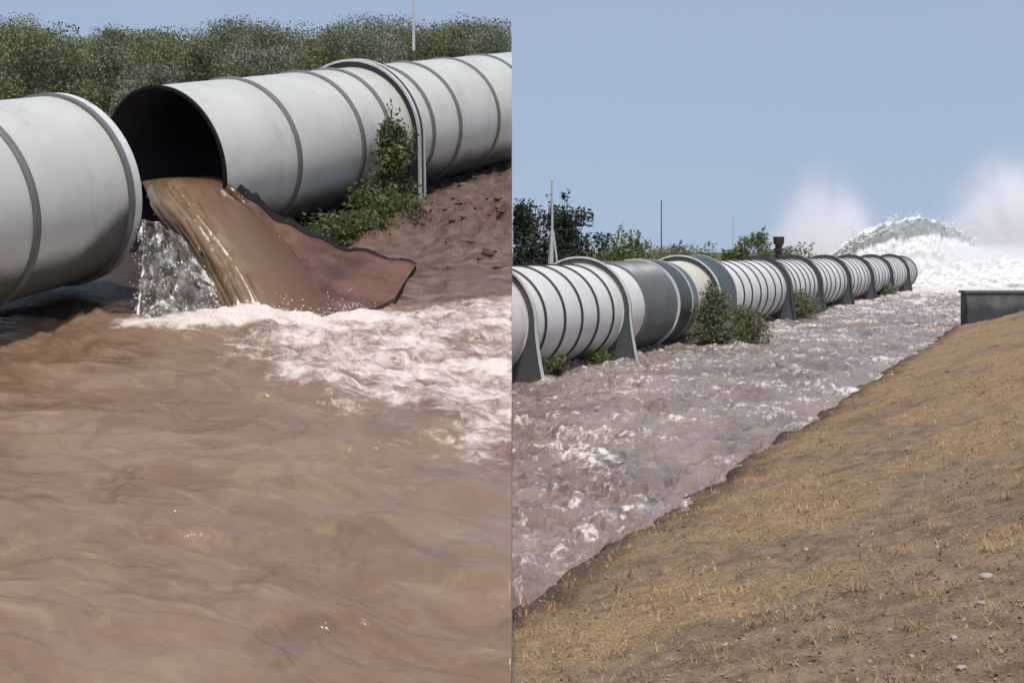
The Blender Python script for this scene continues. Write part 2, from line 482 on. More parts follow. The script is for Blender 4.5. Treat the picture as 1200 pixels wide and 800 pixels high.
def seg_dist(x, y, pts):
    best = None
    for (a, b) in zip(pts[:-1], pts[1:]):
        ax, ay = a; bx, by = b
        dx, dy = bx - ax, by - ay
        t = np.clip(((x - ax) * dx + (y - ay) * dy) / (dx * dx + dy * dy), 0, 1)
        d = np.hypot(x - ax - t * dx, y - ay - t * dy)
        best = d if best is None else np.minimum(best, d)
    return best

# ================================================================== LEFT PLACE
# ---- flood water
def left_rows(y0, y1, n): return y0 * (y1 / y0) ** (np.arange(n) / (n - 1))
ys = np.concatenate([np.linspace(-8, 5.8, 24), left_rows(6.0, 22.0, 560)])
u = np.linspace(0, 1, 460)
Y = ys[:, None] * np.ones_like(u)[None]
W = np.maximum(Y * .60 + 2.5, 4.0)
X = -EPS - u[None] * W
px_, py_ = X, Y
wx = .87 * X - .48 * Y; wy = .48 * X + .87 * Y            # along / across the current
warp = 1.0 * fbm(X * .26, Y * .26, 3, 3)
h = .085 * fbm(wx * .28 + warp, wy * .85 + warp, 4, 21, .45)
h += .016 * fbm(wx * 1.1, wy * 4.2 + warp * 2, 4, 40) + .03 * np.clip(fbm(wx * .55 + 9, wy * 2.1 + warp, 3, 47), 0, 1) ** 2
def wavelet(cx, cy, ang, L, amp, wf, wb, bend):
    global h
    dx, dy = math.cos(ang), math.sin(ang)
    al = (X - cx) * dx + (Y - cy) * dy
    ac = (X - cx) * dy - (Y - cy) * dx + bend * al * al      # grows towards the photographer
    h = h + amp * np.exp(-(al / L) ** 2) * np.where(ac > 0, np.exp(-(np.abs(ac) / wf) ** 2), np.exp(-(np.abs(ac) / wb) ** 2))
for q in [(-2.15, 11.75, R(-25), 1.0, .125, .10, .42, .10), (-.55, 11.40, R(-27), .62, .115, .10, .38, .05), (-3.55, 12.25, R(-20), .8, .09, .11, .40, .12),
          (-1.3, 10.65, R(-40), .40, .08, .09, .30, .1), (-2.0, 12.95, R(-32), .6, .085, .11, .35, .1), (-.9, 13.2, R(-12), .8, .08, .12, .4, .05), (-3.2, 10.7, R(-6), 1.1, .06, .14, .5, .03)]:
    wavelet(*q)
wr = np.random.default_rng(5)
for k in range(80):
    wavelet(-wr.uniform(0, 5.6), 8.2 * (18 / 8.2) ** wr.random(), R(wr.normal(-20, 16)), wr.uniform(.35, 1.3), wr.uniform(.02, .065), wr.uniform(.09, .22), wr.uniform(.25, .6), wr.normal(0, .16))
rg_ = 1 - np.abs(perlin(wx * .30 + warp * .8 + 3, wy * 1.05 + warp, 48)); h += .03 * np.clip(rg_ - .55, 0, 1) ** 1.6 * (.6 + .6 * perlin(wx * .2, wy * .3, 49))
rg2 = 1 - np.abs(perlin(wx * .8 + 13 + warp, wy * 2.6, 52)); h += .006 * np.clip(rg2 - .5, 0, 1) ** 1.5
h += .045 * fbm(wx * .55 + warp, wy * 1.7 + 1.3 * warp, 3, 58) + .011 * fbm(wx * 1.6 + warp, wy * 3.6 + warp, 3, 59)
# ripples on the left, square to the view
rip = sstep(-2.6, -4.6, X) * sstep(9.5, 11, Y) * sstep(17, 14, Y)
h += rip * .034 * np.sin(Y * 11 + 2.5 * fbm(X * .5, Y * .9, 3, 5)) * (.6 + fbm(X * .6, Y * .6, 2, 8))
h += (1 - rip) * .0055 * fbm(wx * 3.5 + warp, wy * 8.5 + warp, 3, 45) + .010 * np.clip(fbm(wx * 1.4, wy * 3.1 + warp, 3, 46), 0, 1)
# foam field below the break
lineY = np.interp(X, [-6.2, -4.9, -3.9, -3.0, -2.1, -1.0, 0], [18.5, 18.1, 16.9, 15.3, 14.1, 13.1, 12.2])
behind = sstep(20.3, 19.2, Y - .35 * (X + 1.5))
inside = behind * sstep(-.9, 1.6, Y - lineY + .9 * fbm(X * .9, Y * .9, 4, 60)) * sstep(-6.4, -5.2, X)
rag = .5 + .5 * fbm(X * 1.1 + Y * .4, Y * 1.1, 4, 71)
foam = inside * (.40 + .72 * rag * (.55 + .45 * sstep(-.5, .7, fbm(wx * .5, wy * 1.3, 3, 66))))
foam += .9 * np.exp(-(seg_dist(X, Y, [(-5.6, 18.35), (-4.3, 18.45), (-3.2, 18.5), (-2.2, 18.95)]) / .32) ** 2)
stk = np.clip(fbm(wx * .5, wy * 3.2, 4, 90) - .55, 0, 1) * 1.0
foam = np.clip(foam + stk * .5, 0, 1.2)
h -= .10 * sstep(18.6, 19.4, Y) * sstep(-4.8, -3.8, X)
h += inside * (.075 * billow(X * .85, Y * 1.15, 4, 33, .55) - .04) + .06 * np.exp(-(seg_dist(X, Y, [(-4.5, 18.45), (-3.2, 18.45), (-2.3, 18.8)]) / .35) ** 2) * (.4 + billow(X * 2, Y * 2, 3, 44) * .6)
P = np.stack([X, Y, h], -1)
me = grid_mesh('water', P, M_waterL, {'foam': foam}, skirt=(0, -.4))
tag(mesh_obj('water', me, M=ML), kind='structure')

# ---- muddy ground under and beyond the flood
def shore(X): return np.interp(X, [-60, -9, -6, -4.6, -3, -1.6, 0], [18.2, 18.3, 18.4, 19.6, 19.9, 20.0, 20.3])
def left_ground(X, Y):
    s = Y - shore(X) + .25 * fbm(X * 1.3, Y * 1.3, 3, 101)
    z = -.35 + .46 * sstep(-.9, .9, s)
    z = z + .16 * sstep(1.5, 9, s) + sstep(.3, 2, s) * (.06 * fbm(X * .9, Y * .9, 5, 111, .6)) + sstep(1.5, 4, s) * sstep(-3.6, -2.2, X) * .09 * billow(X * 2.0, Y * 1.3, 4, 115, .6)
    lump = np.exp(-(((X + .2) / 1.1) ** 2 + ((Y - 24.3) / 2.1) ** 2))
    z = z + lump * (.22 + .30 * billow(X * 1.1, Y * .8, 4, 121))
    ridge = np.exp(-(((Y - (.42 + 29.2 + X * 2.28)) / 1.5) ** 2)) * sstep(-3.4, -2.2, X)
    z = z + ridge * (.10 + .16 * np.clip(billow(X * 1.2, Y * .9, 4, 131), -.3, 2))
    return z
ys = np.concatenate([np.linspace(-8, 15, 12), np.linspace(16, 37, 210), left_rows(38, 102, 40)])
u = np.linspace(0, 1, 240) ** 1.15
Y = ys[:, None] * np.ones_like(u)[None]
X = -EPS - u[None] * np.maximum(Y * .75 + 4, 6)
Z = left_ground(X, Y)
s_ = Y - shore(X)
wet = sstep(5.5, .2, s_ + 1.2 * fbm(X * .6, Y * .9, 3, 77)); far = sstep(14, 20, s_)
low = np.array([-7.0] * len(ys)) - .05 * np.maximum(ys, 0) - .18 * np.maximum(ys, 0)
pd = (Y - 36.35) - X / .438                 # along the view, from the pipe's axis: its shade is painted on the soil
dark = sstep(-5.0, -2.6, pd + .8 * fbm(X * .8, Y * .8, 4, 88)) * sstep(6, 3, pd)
dark = np.maximum(dark, sstep(-4.2, -5.2, X) * sstep(17.6, 18.2, Y) * sstep(26, 22, Y))  # shade beneath the broken-off piece, painted into the mud colour
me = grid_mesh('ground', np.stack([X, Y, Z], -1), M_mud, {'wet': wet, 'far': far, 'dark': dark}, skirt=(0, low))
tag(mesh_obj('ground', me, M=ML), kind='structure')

IV3 = None
def clods():
    bm = bmesh.new(); bmesh.ops.create_icosphere(bm, subdivisions=2, radius=1)
    v = np.array([p.co[:] for p in bm.verts]); f = np.array([[q.index for q in p.verts] for p in bm.faces]); bm.free()
    VV, FF, b0 = [], [], 0
    for k in range(110):
        if k < 70: x, y = -abs(rng.normal(0, 1.5)) - .05, rng.uniform(21.2, 32.0)
        else: x, y = rng.normal(-.55, .35), rng.normal(24.6, 1.3)
        if x > -.12 or y < 20.8: continue
        r = .02 + .09 * rng.random() ** 2.6
        z = left_ground(np.array([x]), np.array([y]))[0]
        k3 = 1 + .75 * fbm(v[:, 0] * 1.3 + k, v[:, 1] * 1.3 + v[:, 2], 3, 900)
        VV.append(v * k3[:, None] * r * np.array([1.5, 1.2, .6]) + np.array([x, y, z + r * .05])); FF.append(f + b0); b0 += len(v)
    return np.vstack(VV), np.vstack(FF)
cv, cf = clods()
cv[:, 0] = np.minimum(cv[:, 0], -EPS)
me = make_mesh('soil_clods', cv, cf, M_mud, True)
tag(mesh_obj('soil_clods', me, M=ML), 'crumbled reddish soil clods strewn on the wet mud below the pipe', 'soil', kind='stuff')

# ---- pipes of the left place
RL = 1.48; ZL = 1.73
def axis_left(y): return Vector((.438 * (y - 36.35), y, ZL))
def pipe_matrix_left(y): return ML @ Matrix.Translation(axis_left(y)) @ Matrix.Rotation(-AZ, 4, 'Z')
def sl(y, y0): return (y - y0) / CA        # distance along the axis

def rib_mesh(name, r, mat, w=.125, hgt=.04, n=112, cut=None, cutM=None):
    b = MB(); b.lathe([(-w / 2, r - .02), (-w / 2, r + hgt * .7), (-w / 2 + .012, r + hgt), (w / 2 - .012, r + hgt), (w / 2, r + hgt * .7), (w / 2, r - .02)], n)
    return auto_smooth(b.mesh(name, mat, cut=cut, cutM=cutM), 50)

def skew_mouth(b):
    b.v = [(x, y - .20 * (1 + x / RL) * max(0.0, 1 - y / 2.6), z) for (x, y, z) in b.v]
    return b

def shell_part(parent, name, y0, y1, r, mat, n=128, cut=None, M=None, steps=None, dent=0, skew=False):
    steps = steps or max(2, int((y1 - y0) / .35))
    b = MB(); b.lathe([(y0 + (y1 - y0) * k / steps, r) for k in range(steps + 1)], n)
    if dent:
        vv = np.array(b.v)
        th = np.arctan2(vv[:, 2], vv[:, 0]); k = 1 + dent * fbm(vv[:, 1] * .45 + 3, th * 1.2, 3, 8)
        vv[:, 0] *= k; vv[:, 2] *= k; b.v = [tuple(p) for p in vv]
    if skew: skew_mouth(b)
    return mesh_obj(name, auto_smooth(b.mesh(name, mat, cut=cut, cutM=M)), parent)

# near piece, broken off, running out of the left of the frame
yA = 20.15
MA = pipe_matrix_left(yA)
pA = empty('pipe_section', MA, 'pale grey pipe section at the left end with its broken end beside the open mouth', 'pipe', 'pipe pieces at the break')
shell_part(pA, 'shell', -9.0, -.05, RL, M_shellA, dent=.002)
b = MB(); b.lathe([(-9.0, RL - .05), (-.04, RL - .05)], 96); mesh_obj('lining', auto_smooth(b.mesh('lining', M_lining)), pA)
b = MB(); b.lathe([(-.27, RL - .03), (-.27, RL + .05), (-.17, RL + .05), (-.17, RL - .03)], 128); mesh_obj('rib', auto_smooth(b.mesh('rib', M_rib_l)), pA)
b = MB(); b.lathe([(-.168, RL - .05), (-.168, RL + .032), (.0, RL + .036), (.012, RL + .02), (0, RL - .06), (-.03, RL - .06)], 128); mesh_obj('end_ring', auto_smooth(b.mesh('end_ring', M_white)), pA)
ribA = rib_mesh('rib', RL, M_rib_l)
for y in (18.15, 16.1, 14.1):
    mesh_obj('rib', ribA, pA, Matrix.Translation((0, sl(y, yA), 0)))

# far piece with the open mouth
yB = 22.5
MBx = pipe_matrix_left(yB)
pB = empty('pipe_section', MBx, 'pale grey pipe section with open dark mouth pouring muddy water over a torn brown flap', 'pipe', 'pipe pieces at the break')
shell_part(pB, 'shell', .02, 17.5, RL, M_shellB, cut='L', M=MBx, dent=.003, skew=True)
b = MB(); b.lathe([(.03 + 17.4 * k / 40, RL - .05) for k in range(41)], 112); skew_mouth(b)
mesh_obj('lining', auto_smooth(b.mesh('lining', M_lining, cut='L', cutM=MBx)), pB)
b = MB(); b.lathe([(0, RL - .045), (0, RL + .010), (.05, RL + .012), (.05, RL - .045)], 128); skew_mouth(b); mesh_obj('mouth_ring', auto_smooth(b.mesh('mouth_ring', M_tear)), pB)
for y in (24.25, 26.4, 27.45, 29.25, 30.5, 32.5, 34.4):
    Mo = Matrix.Translation((0, sl(y, yB), 0))
    if y > 32: mesh_obj('rib', rib_mesh('rib', RL, M_rib_l, cut='L', cutM=MBx @ Mo), pB, Mo)
    else: mesh_obj('rib', ribA, pB, Mo)

# torn wall of the pipe hanging out as a ramp
def bez(pts, t):
    pts = [Vector(p) for p in pts]
    n = len(pts) - 1
    t = min(max(t, 0), 1) * n
    i = min(int(t), n - 1); f = t - i
    p0 = pts[max(i - 1, 0)]; p1 = pts[i]; p2 = pts[i + 1]; p3 = pts[min(i + 2, n)]
    return .5 * ((2 * p1) + (p2 - p0) * f + (2 * p0 - 5 * p1 + 4 * p2 - p3) * f * f + (3 * p1 - p0 - 3 * p2 + p3) * f ** 3)

def ray_left(px, py, y=None, z=None):
    """point of the left place seen at (px,py) from where the photographer stood, at depth y or height z (used to take the shape's measurements)"""
    d = Vector(((px - 600) / F, 1, (HOR - py) / F))
    c, s = math.cos(TILT), math.sin(TILT)
    dl = Vector((d.x, d.y * c + d.z * s, -d.y * s + d.z * c))
    k = (y / dl.y) if y is not None else (z - HL) / dl.z
    return Vector((dl.x * k, dl.y * k, HL + dl.z * k))
REAR = [ray_left(*q) for q in ((205, 240, 22.2), (262, 214, 21.95), (300, 238, 21.85), (340, 264, 21.75), (385, 284, 21.65), (435, 299, 21.5), (487, 309, 21.3))]
FRONT = [ray_left(*q) for q in ((215, 330, 20.3), (262, 345, 19.9), (310, 366, 19.3), (350, 371, 19.0), (395, 369, 19.0), (435, 362, 19.2), (463, 349, 19.9))]
NU, NV = 60, 30
def flap_pt(u, v):
    a = bez(REAR, u); c = bez(FRONT, u)
    p = a.lerp(c, v)
    p.z -= .15 * math.sin(math.pi * v) * (1 - u) ** .8
    p.y += .22 * math.sin(math.pi * v) * (1 - u) ** .8
    rag = .03 * math.sin(u * 41) + .025 * math.sin(u * 23 + 1)
    p.z += rag * (1 - v) ** 3
    return p
fv = []; ff = []; fm_ = []
ML_B = MBx.inverted() @ ML
th = .055
for side in (0, 1):
    for i in range(NU + 1):
        for j in range(NV + 1):
            p = flap_pt(i / NU, j / NV)
            if side: p = p + Vector((.01, .05, -.07))
            fv.append(ML_B @ p)
W1 = NV + 1; off = (NU + 1) * W1
for i in range(NU):
    for j in range(NV):
        q = (i * W1 + j, i * W1 + j + 1, (i + 1) * W1 + j + 1, (i + 1) * W1 + j)
        ff.append(q); fm_.append(0)
        ff.append(tuple(off + k for k in reversed(q))); fm_.append(1)
for i in range(NU):
    for j in (0, NV):
        ff.append((i * W1 + j, (i + 1) * W1 + j, off + (i + 1) * W1 + j, off + i * W1 + j)); fm_.append(0)
for j in range(NV):
    for i in (0, NU):
        ff.append((i * W1 + j, i * W1 + j + 1, off + i * W1 + j + 1, off + i * W1 + j)); fm_.append(1)
me = make_mesh('torn_flap', fv, ff, [M_flap, M_tear], midx=fm_); auto_smooth(me, 40)
fl = mesh_obj('torn_flap', me, pB); fl['label'] = 'torn brown sheet of pipe wall bent down to the water'
# ragged dark lip along the torn upper edge
b = MB(); v = []; nl = 90; u_end = 1.0
for i in range(nl):
    u_ = .125 + (u_end - .125) * i / (nl - 1)
    p = flap_pt(u_, 0); wd_l = (.17 - .145 * (i / nl) ** .6) * (.25 + .75 * min(1, i / 12)) * (.72 + .45 * float(perlin(i * .23, .5, 5))) + .02 * float(perlin(i * .9, 2.5, 6))
    q = p + Vector((.02, .03, .012)); q2 = flap_pt(u_, .03 * (1 - i / nl)) + Vector((0, -.012, .012))
    up = p + Vector((.05 * 0, .10, wd_l))
    v += [q2, up, up + Vector((0, .05, -.01)), q + Vector((0, .05 * (1 - i / nl) + .004, -.05 * (1 - i / nl)))]
f = []
for i in range(nl - 1):
    for k in range(4): f.append((i * 4 + k, i * 4 + (k + 1) % 4, (i + 1) * 4 + (k + 1) % 4, (i + 1) * 4 + k))
f += [(0, 1, 2, 3), tuple((nl - 1) * 4 + k for k in (3, 2, 1, 0))]
b.add([ML_B @ Vector(p) for p in v], f)
mesh_obj('lip', auto_smooth(b.mesh('lip', M_tear), 60), fl)

# ---- water pouring out of the mouth
LINES = [  # (image path of a thread of water with its distance) left edge -> film edge
    [(150, 219, 25.0), (168, 219, 22.4), (178, 240, 21.3), (206, 276, 20.7), (238, 322, 20.1), (260, 374, 19.3)],
    [(165, 216, 25.0), (180, 216, 22.3), (196, 236, 21.2), (226, 272, 20.5), (256, 322, 19.9), (279, 374, 19.2)],
    [(180, 213, 25.0), (194, 215, 22.2), (214, 238, 21.2), (243, 276, 20.4), (271, 322, 19.7), (296, 372, 19.1)],
    [(192, 212, 25.0), (206, 214, 22.15), (228, 240, 21.3), (257, 278, 20.5), (285, 322, 19.7), (311, 372, 19.05)],
    [(215, 211, 25.0), (234, 213, 22.1), (262, 240, 21.4), (294, 284, 20.6), (324, 328, 19.8), (352, 374, 19.0)],
    [(235, 210, 25.0), (258, 213, 21.95), (296, 245, 21.45), (335, 290, 20.65), (366, 330, 19.9), (398, 374, 18.98)],
]
LP = [[ray_left(*q) for q in L] for L in LINES]
NS, NA = 110, 90
SP = np.zeros((NS, NA, 3)); aa = np.zeros((NS, NA)); ss = np.zeros((NS, NA))
for i in range(NS):
    t = i / (NS - 1)
    cross = [bez(L, t) for L in LP]
    for j in range(NA):
        w = j / (NA - 1)
        SP[i, j] = bez(cross, w)
        aa[i, j] = w; ss[i, j] = t
fall = sstep(.2, .45, ss)
bul = np.sin(np.pi * np.clip(aa / .62, 0, 1)) * sstep(.18, .4, ss) * .16
SP[..., 1] -= bul + fall * (.03 * fbm(aa * 14, ss * 1.6, 4, 200) + .03)
SP[..., 2] += .03 * fbm(aa * 10, ss * 3, 3, 201) * sstep(.12, .3, ss) + .05 * (1 - aa)*fall
film = sstep(.58, .72, aa)
sfo = np.exp(-((aa - .52 - .03 * np.sin(ss * 9)) / .03) ** 2) * sstep(.2, .4, ss) * .62 + np.exp(-((aa - .36) / .03) ** 2) * sstep(.35, .6, ss) * .5
sfo += sstep(.86, 1.0, ss) * (1 - film * .7) * .8 + np.exp(-((aa - .02) / .05) ** 2) * sstep(.3, .6, ss) * .6 + .10 * (1 - film)
me = grid_mesh('water_stream', SP, M_stream, {'along': ss * 4, 'across': aa, 'foam': sfo, 'film': film})
o = mesh_obj('water_stream', me, M=ML)
sol = o.modifiers.new('thick', 'SOLIDIFY'); sol.thickness = .06; sol.offset = -1
tag(o, 'olive brown stream of muddy water pouring from the open pipe mouth down the torn flap', 'water stream')

# ---- grey curtain of spray under the broken end
CT = [(166, 258, 19.6), (186, 262, 19.7), (212, 280, 19.75), (236, 316, 19.6)]
CBt = [(157, 384, 18.55), (192, 384, 18.5), (228, 382, 18.5), (262, 376, 18.7)]
TP = [ray_left(*q) for q in CT]; BP = [ray_left(*q) for q in CBt]
n1, n2 = 90, 60
CP = np.zeros((n1, n2, 3))
for i in range(n1):
    for j in range(n2):
        a = bez(TP, j / (n2 - 1)); c = bez(BP, j / (n2 - 1)); t = i / (n1 - 1)
        p = a.lerp(c, t); p.y += .18 * math.sin(math.pi * t); CP[i, j] = p
jj = np.linspace(0, 1, n2)[None] * np.ones((n1, 1)); ii = np.linspace(0, 1, n1)[:, None] * np.ones((1, n2))
CP[..., 1] += .12 * fbm(jj * 5, ii * 3.5, 3, 300, .5) + .02 * fbm(jj * 14, ii * 5, 3, 310)
CP[..., 0] += .02 * fbm(jj * 9, ii * 16, 3, 320)
cfo = np.exp(-(jj / .045) ** 2) + .9 * sstep(.86, 1.0, ii) + .5 * sstep(.8, 1, jj)
me = grid_mesh('spray_curtain', CP, M_curtain, {'foam': cfo, 'body': np.clip(sstep(1.0, .90, jj) * .6 + .4 + cfo, 0, 1)})
o = mesh_obj('spray_curtain', me, M=ML)
sol = o.modifiers.new('thick', 'SOLIDIFY'); sol.thickness = .05; sol.offset = 0
tag(o, 'ragged grey curtain of spray falling between the broken end and the muddy stream', 'water spray')

# ---- droplets thrown up at the foot of the fall
def ico(n=1):
    bm = bmesh.new(); bmesh.ops.create_icosphere(bm, subdivisions=n, radius=1)
    v = np.array([p.co[:] for p in bm.verts]); f = np.array([[q.index for q in p.verts] for p in bm.faces]); bm.free()
    return v, f
IV, IF = ico(1)
def blobs(name, C_, S_, mat, squash=None, smooth=True, base=(IV, IF)):
    C_ = np.asarray(C_, float); S_ = np.asarray(S_, float).reshape(-1, 1, 1); iv, if_ = base
    q = np.ones((len(C_), 1, 3)) if squash is None else np.asarray(squash).reshape(-1, 1, 3)
    V = (iv[None] * S_ * q + C_[:, None]).reshape(-1, 3)
    Fc = (if_[None] + (np.arange(len(C_)) * len(iv))[:, None, None]).reshape(-1, 3)
    me = bpy.data.meshes.new(name)
    me.vertices.add(len(V)); me.vertices.foreach_set('co', V.astype(np.float32).ravel())
    me.loops.add(Fc.size); me.loops.foreach_set('vertex_index', Fc.astype(np.int32).ravel())
    me.polygons.add(len(Fc)); me.polygons.foreach_set('loop_start', np.arange(0, Fc.size, 3, dtype=np.int32))
    me.update(calc_edges=True)
    if smooth: me.polygons.foreach_set('use_smooth', np.ones(len(me.polygons), dtype=bool))
    me.materials.append(mat)
    return me
C_ = []; S_ = []; Q_ = []
path = [(-5.35, 18.45), (-4.6, 18.5), (-3.9, 18.5), (-3.0, 18.55), (-2.2, 18.9)]
for k in range(1100):
    t = rng.random() * 4; i = int(t); f = t - i
    x = path[i][0] * (1 - f) + path[i + 1][0] * f; y = path[i][1] * (1 - f) + path[i + 1][1] * f
    C_.append((x + rng.normal(0, .08), y - abs(rng.normal(0, .25)), .05 + abs(rng.normal(0, .13)))); S_.append(.002 + .006 * rng.random() ** 2)
    Q_.append((1 + rng.random(), 1, 1 + rng.random()))
for k in range(520):          # sparkling beads on the curtain
    i = rng.integers(0, n1); j = int(n2 * rng.random() ** 2.6)
    p = CP[i, min(j, n2 - 1)]
    C_.append(p + rng.normal(0, .05, 3) - np.array([0, .07, 0])); S_.append(.002 + .006 * rng.random() ** 2); Q_.append((1 + 1.2 * rng.random(), 1, 1 + 2 * rng.random()))
for k in range(420):          # beads along the jet's torn edges
    i = rng.integers(30, NS); j = min(NA - 1, int(NA * (rng.choice([.02, .36, .52]) + rng.normal(0, .03)) % NA))
    C_.append(SP[i, j] + rng.normal(0, .04, 3) - np.array([0, .05, 0])); S_.append(.002 + .005 * rng.random() ** 2); Q_.append((1, 1, 1 + 1.5 * rng.random()))
o = mesh_obj('droplets', blobs('droplets', C_, S_, M_drop, Q_), M=ML)
tag(o, 'flying drops of water round the foot of the pouring stream', 'droplets', kind='stuff')

# ---- pipe supports: an arched plate that the pipe passes through
def support_parts(parent, r, ro, w, zb, M_plate, M_rim, cut=None, cutM=None, collar=True, rims=(0, 1), e=.045, flare=0.0, n=120):
    def outer(q, rr, zbb):
        c, s = math.cos(q), math.sin(q)
        if s >= 0: return (rr * c, rr * s)
        k = min(rr / max(abs(c), 1e-6), zbb / max(abs(s), 1e-6))
        return (k * c * (1 + flare * (max(-k * s, 0) / zb) ** 1.5), k * s)
    angs = [2 * math.pi * k / n for k in range(n)]
    corner = math.atan2(zb, ro)
    angs = sorted(angs + [2 * math.pi - corner, math.pi + corner]); N = len(angs)
    b = MB(); v = []
    for y in (0, w):
        for q in angs: x, z = outer(q, ro, zb); v.append((x, y, z))
        for q in angs: v.append(((r + .004) * math.cos(q), y, (r + .004) * math.sin(q)))
    f = []
    for k in range(N):
        l = (k + 1) % N
        f.append((k, N + k, N + l, l)); f.append((2 * N + k, 2 * N + l, 3 * N + l, 3 * N + k))
        f.append((k, l, 2 * N + l, 2 * N + k))
    b.add(v, f)
    mesh_obj('plate', auto_smooth(b.mesh('plate', M_plate, cut=cut, cutM=cutM), 40), parent)
    for y in [(-.035, w - .035)[k] for k in rims]:
        rb = MB(); v = []
        for yy in (y, y + .07):
            for rr in (ro - e, ro + .02):
                for q in angs: x, z = outer(q, rr, zb + (.0 if rr < ro else .0)); v.append((x, yy, z))
        f = []
        for k in range(N):
            if math.sin(angs[k]) < -math.sin(corner) - .001 and math.sin(angs[(k + 1) % N]) < -math.sin(corner) - .001: continue
            l = (k + 1) % N
            f += [(k, l, N + l, N + k), (2 * N + k, 3 * N + k, 3 * N + l, 2 * N + l), (N + k, N + l, 3 * N + l, 3 * N + k), (k, 2 * N + k, 2 * N + l, l)]
        rb.add(v, f)
        mesh_obj('rim', auto_smooth(rb.mesh('rim', M_rim, cut=cut, cutM=cutM), 40), parent)
    if collar:
        cb = MB(); cb.lathe([(-.05, r + .002), (-.05, r + .045), (-.004, r + .045), (-.004, r + .002)], 96)
        mesh_obj('collar', auto_smooth(cb.mesh('collar', M_rim, cut=cut, cutM=cutM), 40), parent)
MS = pipe_matrix_left(28.35)
sp = empty('pipe_support', MS, 'dark support plate with double white edge round the grey pipe beside tall weeds', 'pipe support', 'arched supports of the pipelines')
support_parts(sp, RL + .005, RL + .16, .20, ZL + .02, M_rib, M_white, collar=False, e=.03)

# ================================================================== RIGHT PLACE
def tcoord(X, Y): return (X - .438 * (Y - 12.7)) * CA          # metres up the bank from the water's edge
def scoord(X, Y): return (X * SA + Y * CA)                       # metres along the canal
WALL_Y = 54.0
ys = np.concatenate([np.linspace(9.0, 11.8, 10), left_rows(12, 175, 720)])
u = np.linspace(0, 1, 420)
Y = ys[:, None] * np.ones_like(u)[None]
XR = np.where(Y < WALL_Y + .6, .438 * (Y - 12.7) + 2.4, np.minimum(.438 * (Y - 12.7) + 2.4 + (Y - WALL_Y) * 4, .62 * Y + 6))
X = EPS + u[None] * (np.maximum(XR, .5) - EPS)
a_, c_ = X * SA + Y * CA, X * CA - Y * SA
wp = .6 * fbm(X * .25, Y * .25, 3, 402)
h = .15 * fbm(a_ * .45 + wp, c_ * .60 + wp, 3, 410) + .080 * billow(a_ * 1.0, c_ * 1.0 + wp, 4, 420, .58) + .030 * fbm(a_ * 3.2, c_ * 3.2, 4, 430)
calm = sstep(15, 17.5, -tcoord(X, Y)) * sstep(44, 36, Y)
h = h * (1 - .72 * calm) * (1 + .5 * sstep(50, 110, Y))
foam = np.clip((h - .03) * 2.2, 0, .38) + .155 + .18 * np.clip(fbm(a_ * .35, c_ * .6, 4, 440), -.4, 1)
foam += .10 * sstep(35, 85, Y) + .72 * sstep(88, 124, Y)
foam = np.clip(foam * (1 - .55 * calm), 0, 1.15)
me = grid_mesh('water', np.stack([X, Y, h], -1), M_waterR, {'foam': foam}, skirt=(0, -1.5))
tag(mesh_obj('water', me), kind='structure')

# ---- dry grass bank
def bank_z(X, Y):
    t = tcoord(X, Y)
    e = t + .16 * fbm(scoord(X, Y) * .40, t * .4, 4, 500) + .13 * fbm(X * 2.5, Y * 2.5, 3, 504)
    e = e - .30
    lip = sstep(-.45, .35, e)
    z = -.5 + lip * .60 + .25 * np.clip(e, 0, 5.2) + .012 * np.clip(e - 5.2, 0, 60)
    z = z + sstep(.2, 1, e) * (.05 * fbm(X * .7, Y * .7, 4, 510) + .018 * fbm(X * 3.2, Y * 3.2, 4, 515, .6))
    return z, e
def gold_field(X, Y):
    s, t = scoord(X, Y), tcoord(X, Y)
    g = .44 + .85 * fbm(s * .30 + 4, t * .62, 4, 530) + .30 * fbm(X * 1.6, Y * 1.6, 3, 540)
    g = g + .42 * sstep(9, 26, Y) - .55 * sstep(9.5, 6.0, Y + .35 * X * 0) * sstep(-.4, 2.0, X) 
    g = g - .10 + .42 * fbm(X * .22, Y * .75, 4, 550)
    g = g + .28 * np.exp(-((t - 1.6) / .9) ** 2) * sstep(16, 10, Y)
    return np.clip(g, 0, 1)
ys = np.concatenate([np.linspace(-14, 4.6, 30), left_rows(4.8, WALL_Y - .06, 430)])
tt = np.concatenate([np.linspace(-1.2, .9, 90), .9 + (np.linspace(0, 1, 280)[1:] ** 1.6) * 42])
Y = ys[:, None] * np.ones_like(tt)[None]
X = np.maximum(tt[None] / CA + .438 * (Y - 12.7), EPS)
# columns that fall left of the cut collapse on it; keep them by spreading from the cut instead
x0 = np.maximum(.438 * (Y[:, :1] - 12.7) - 1.3, EPS)
k = np.concatenate([np.linspace(0, .06, 90), .06 + (np.linspace(0, 1, 280)[1:] ** 1.5) * .94])
X = x0 + k[None] * (44 + 0 * Y)
Z, e = bank_z(X, Y)
gold = gold_field(X, Y)
edge = sstep(1.0, .1, e + .25 * fbm(X * 1.5, Y * 1.5, 3, 560))
me = grid_mesh('bank', np.stack([X, Y, Z], -1), M_bank, {'gold': gold, 'edge': edge}, skirt=(0, -3.0))
tag(mesh_obj('bank', me), kind='structure')

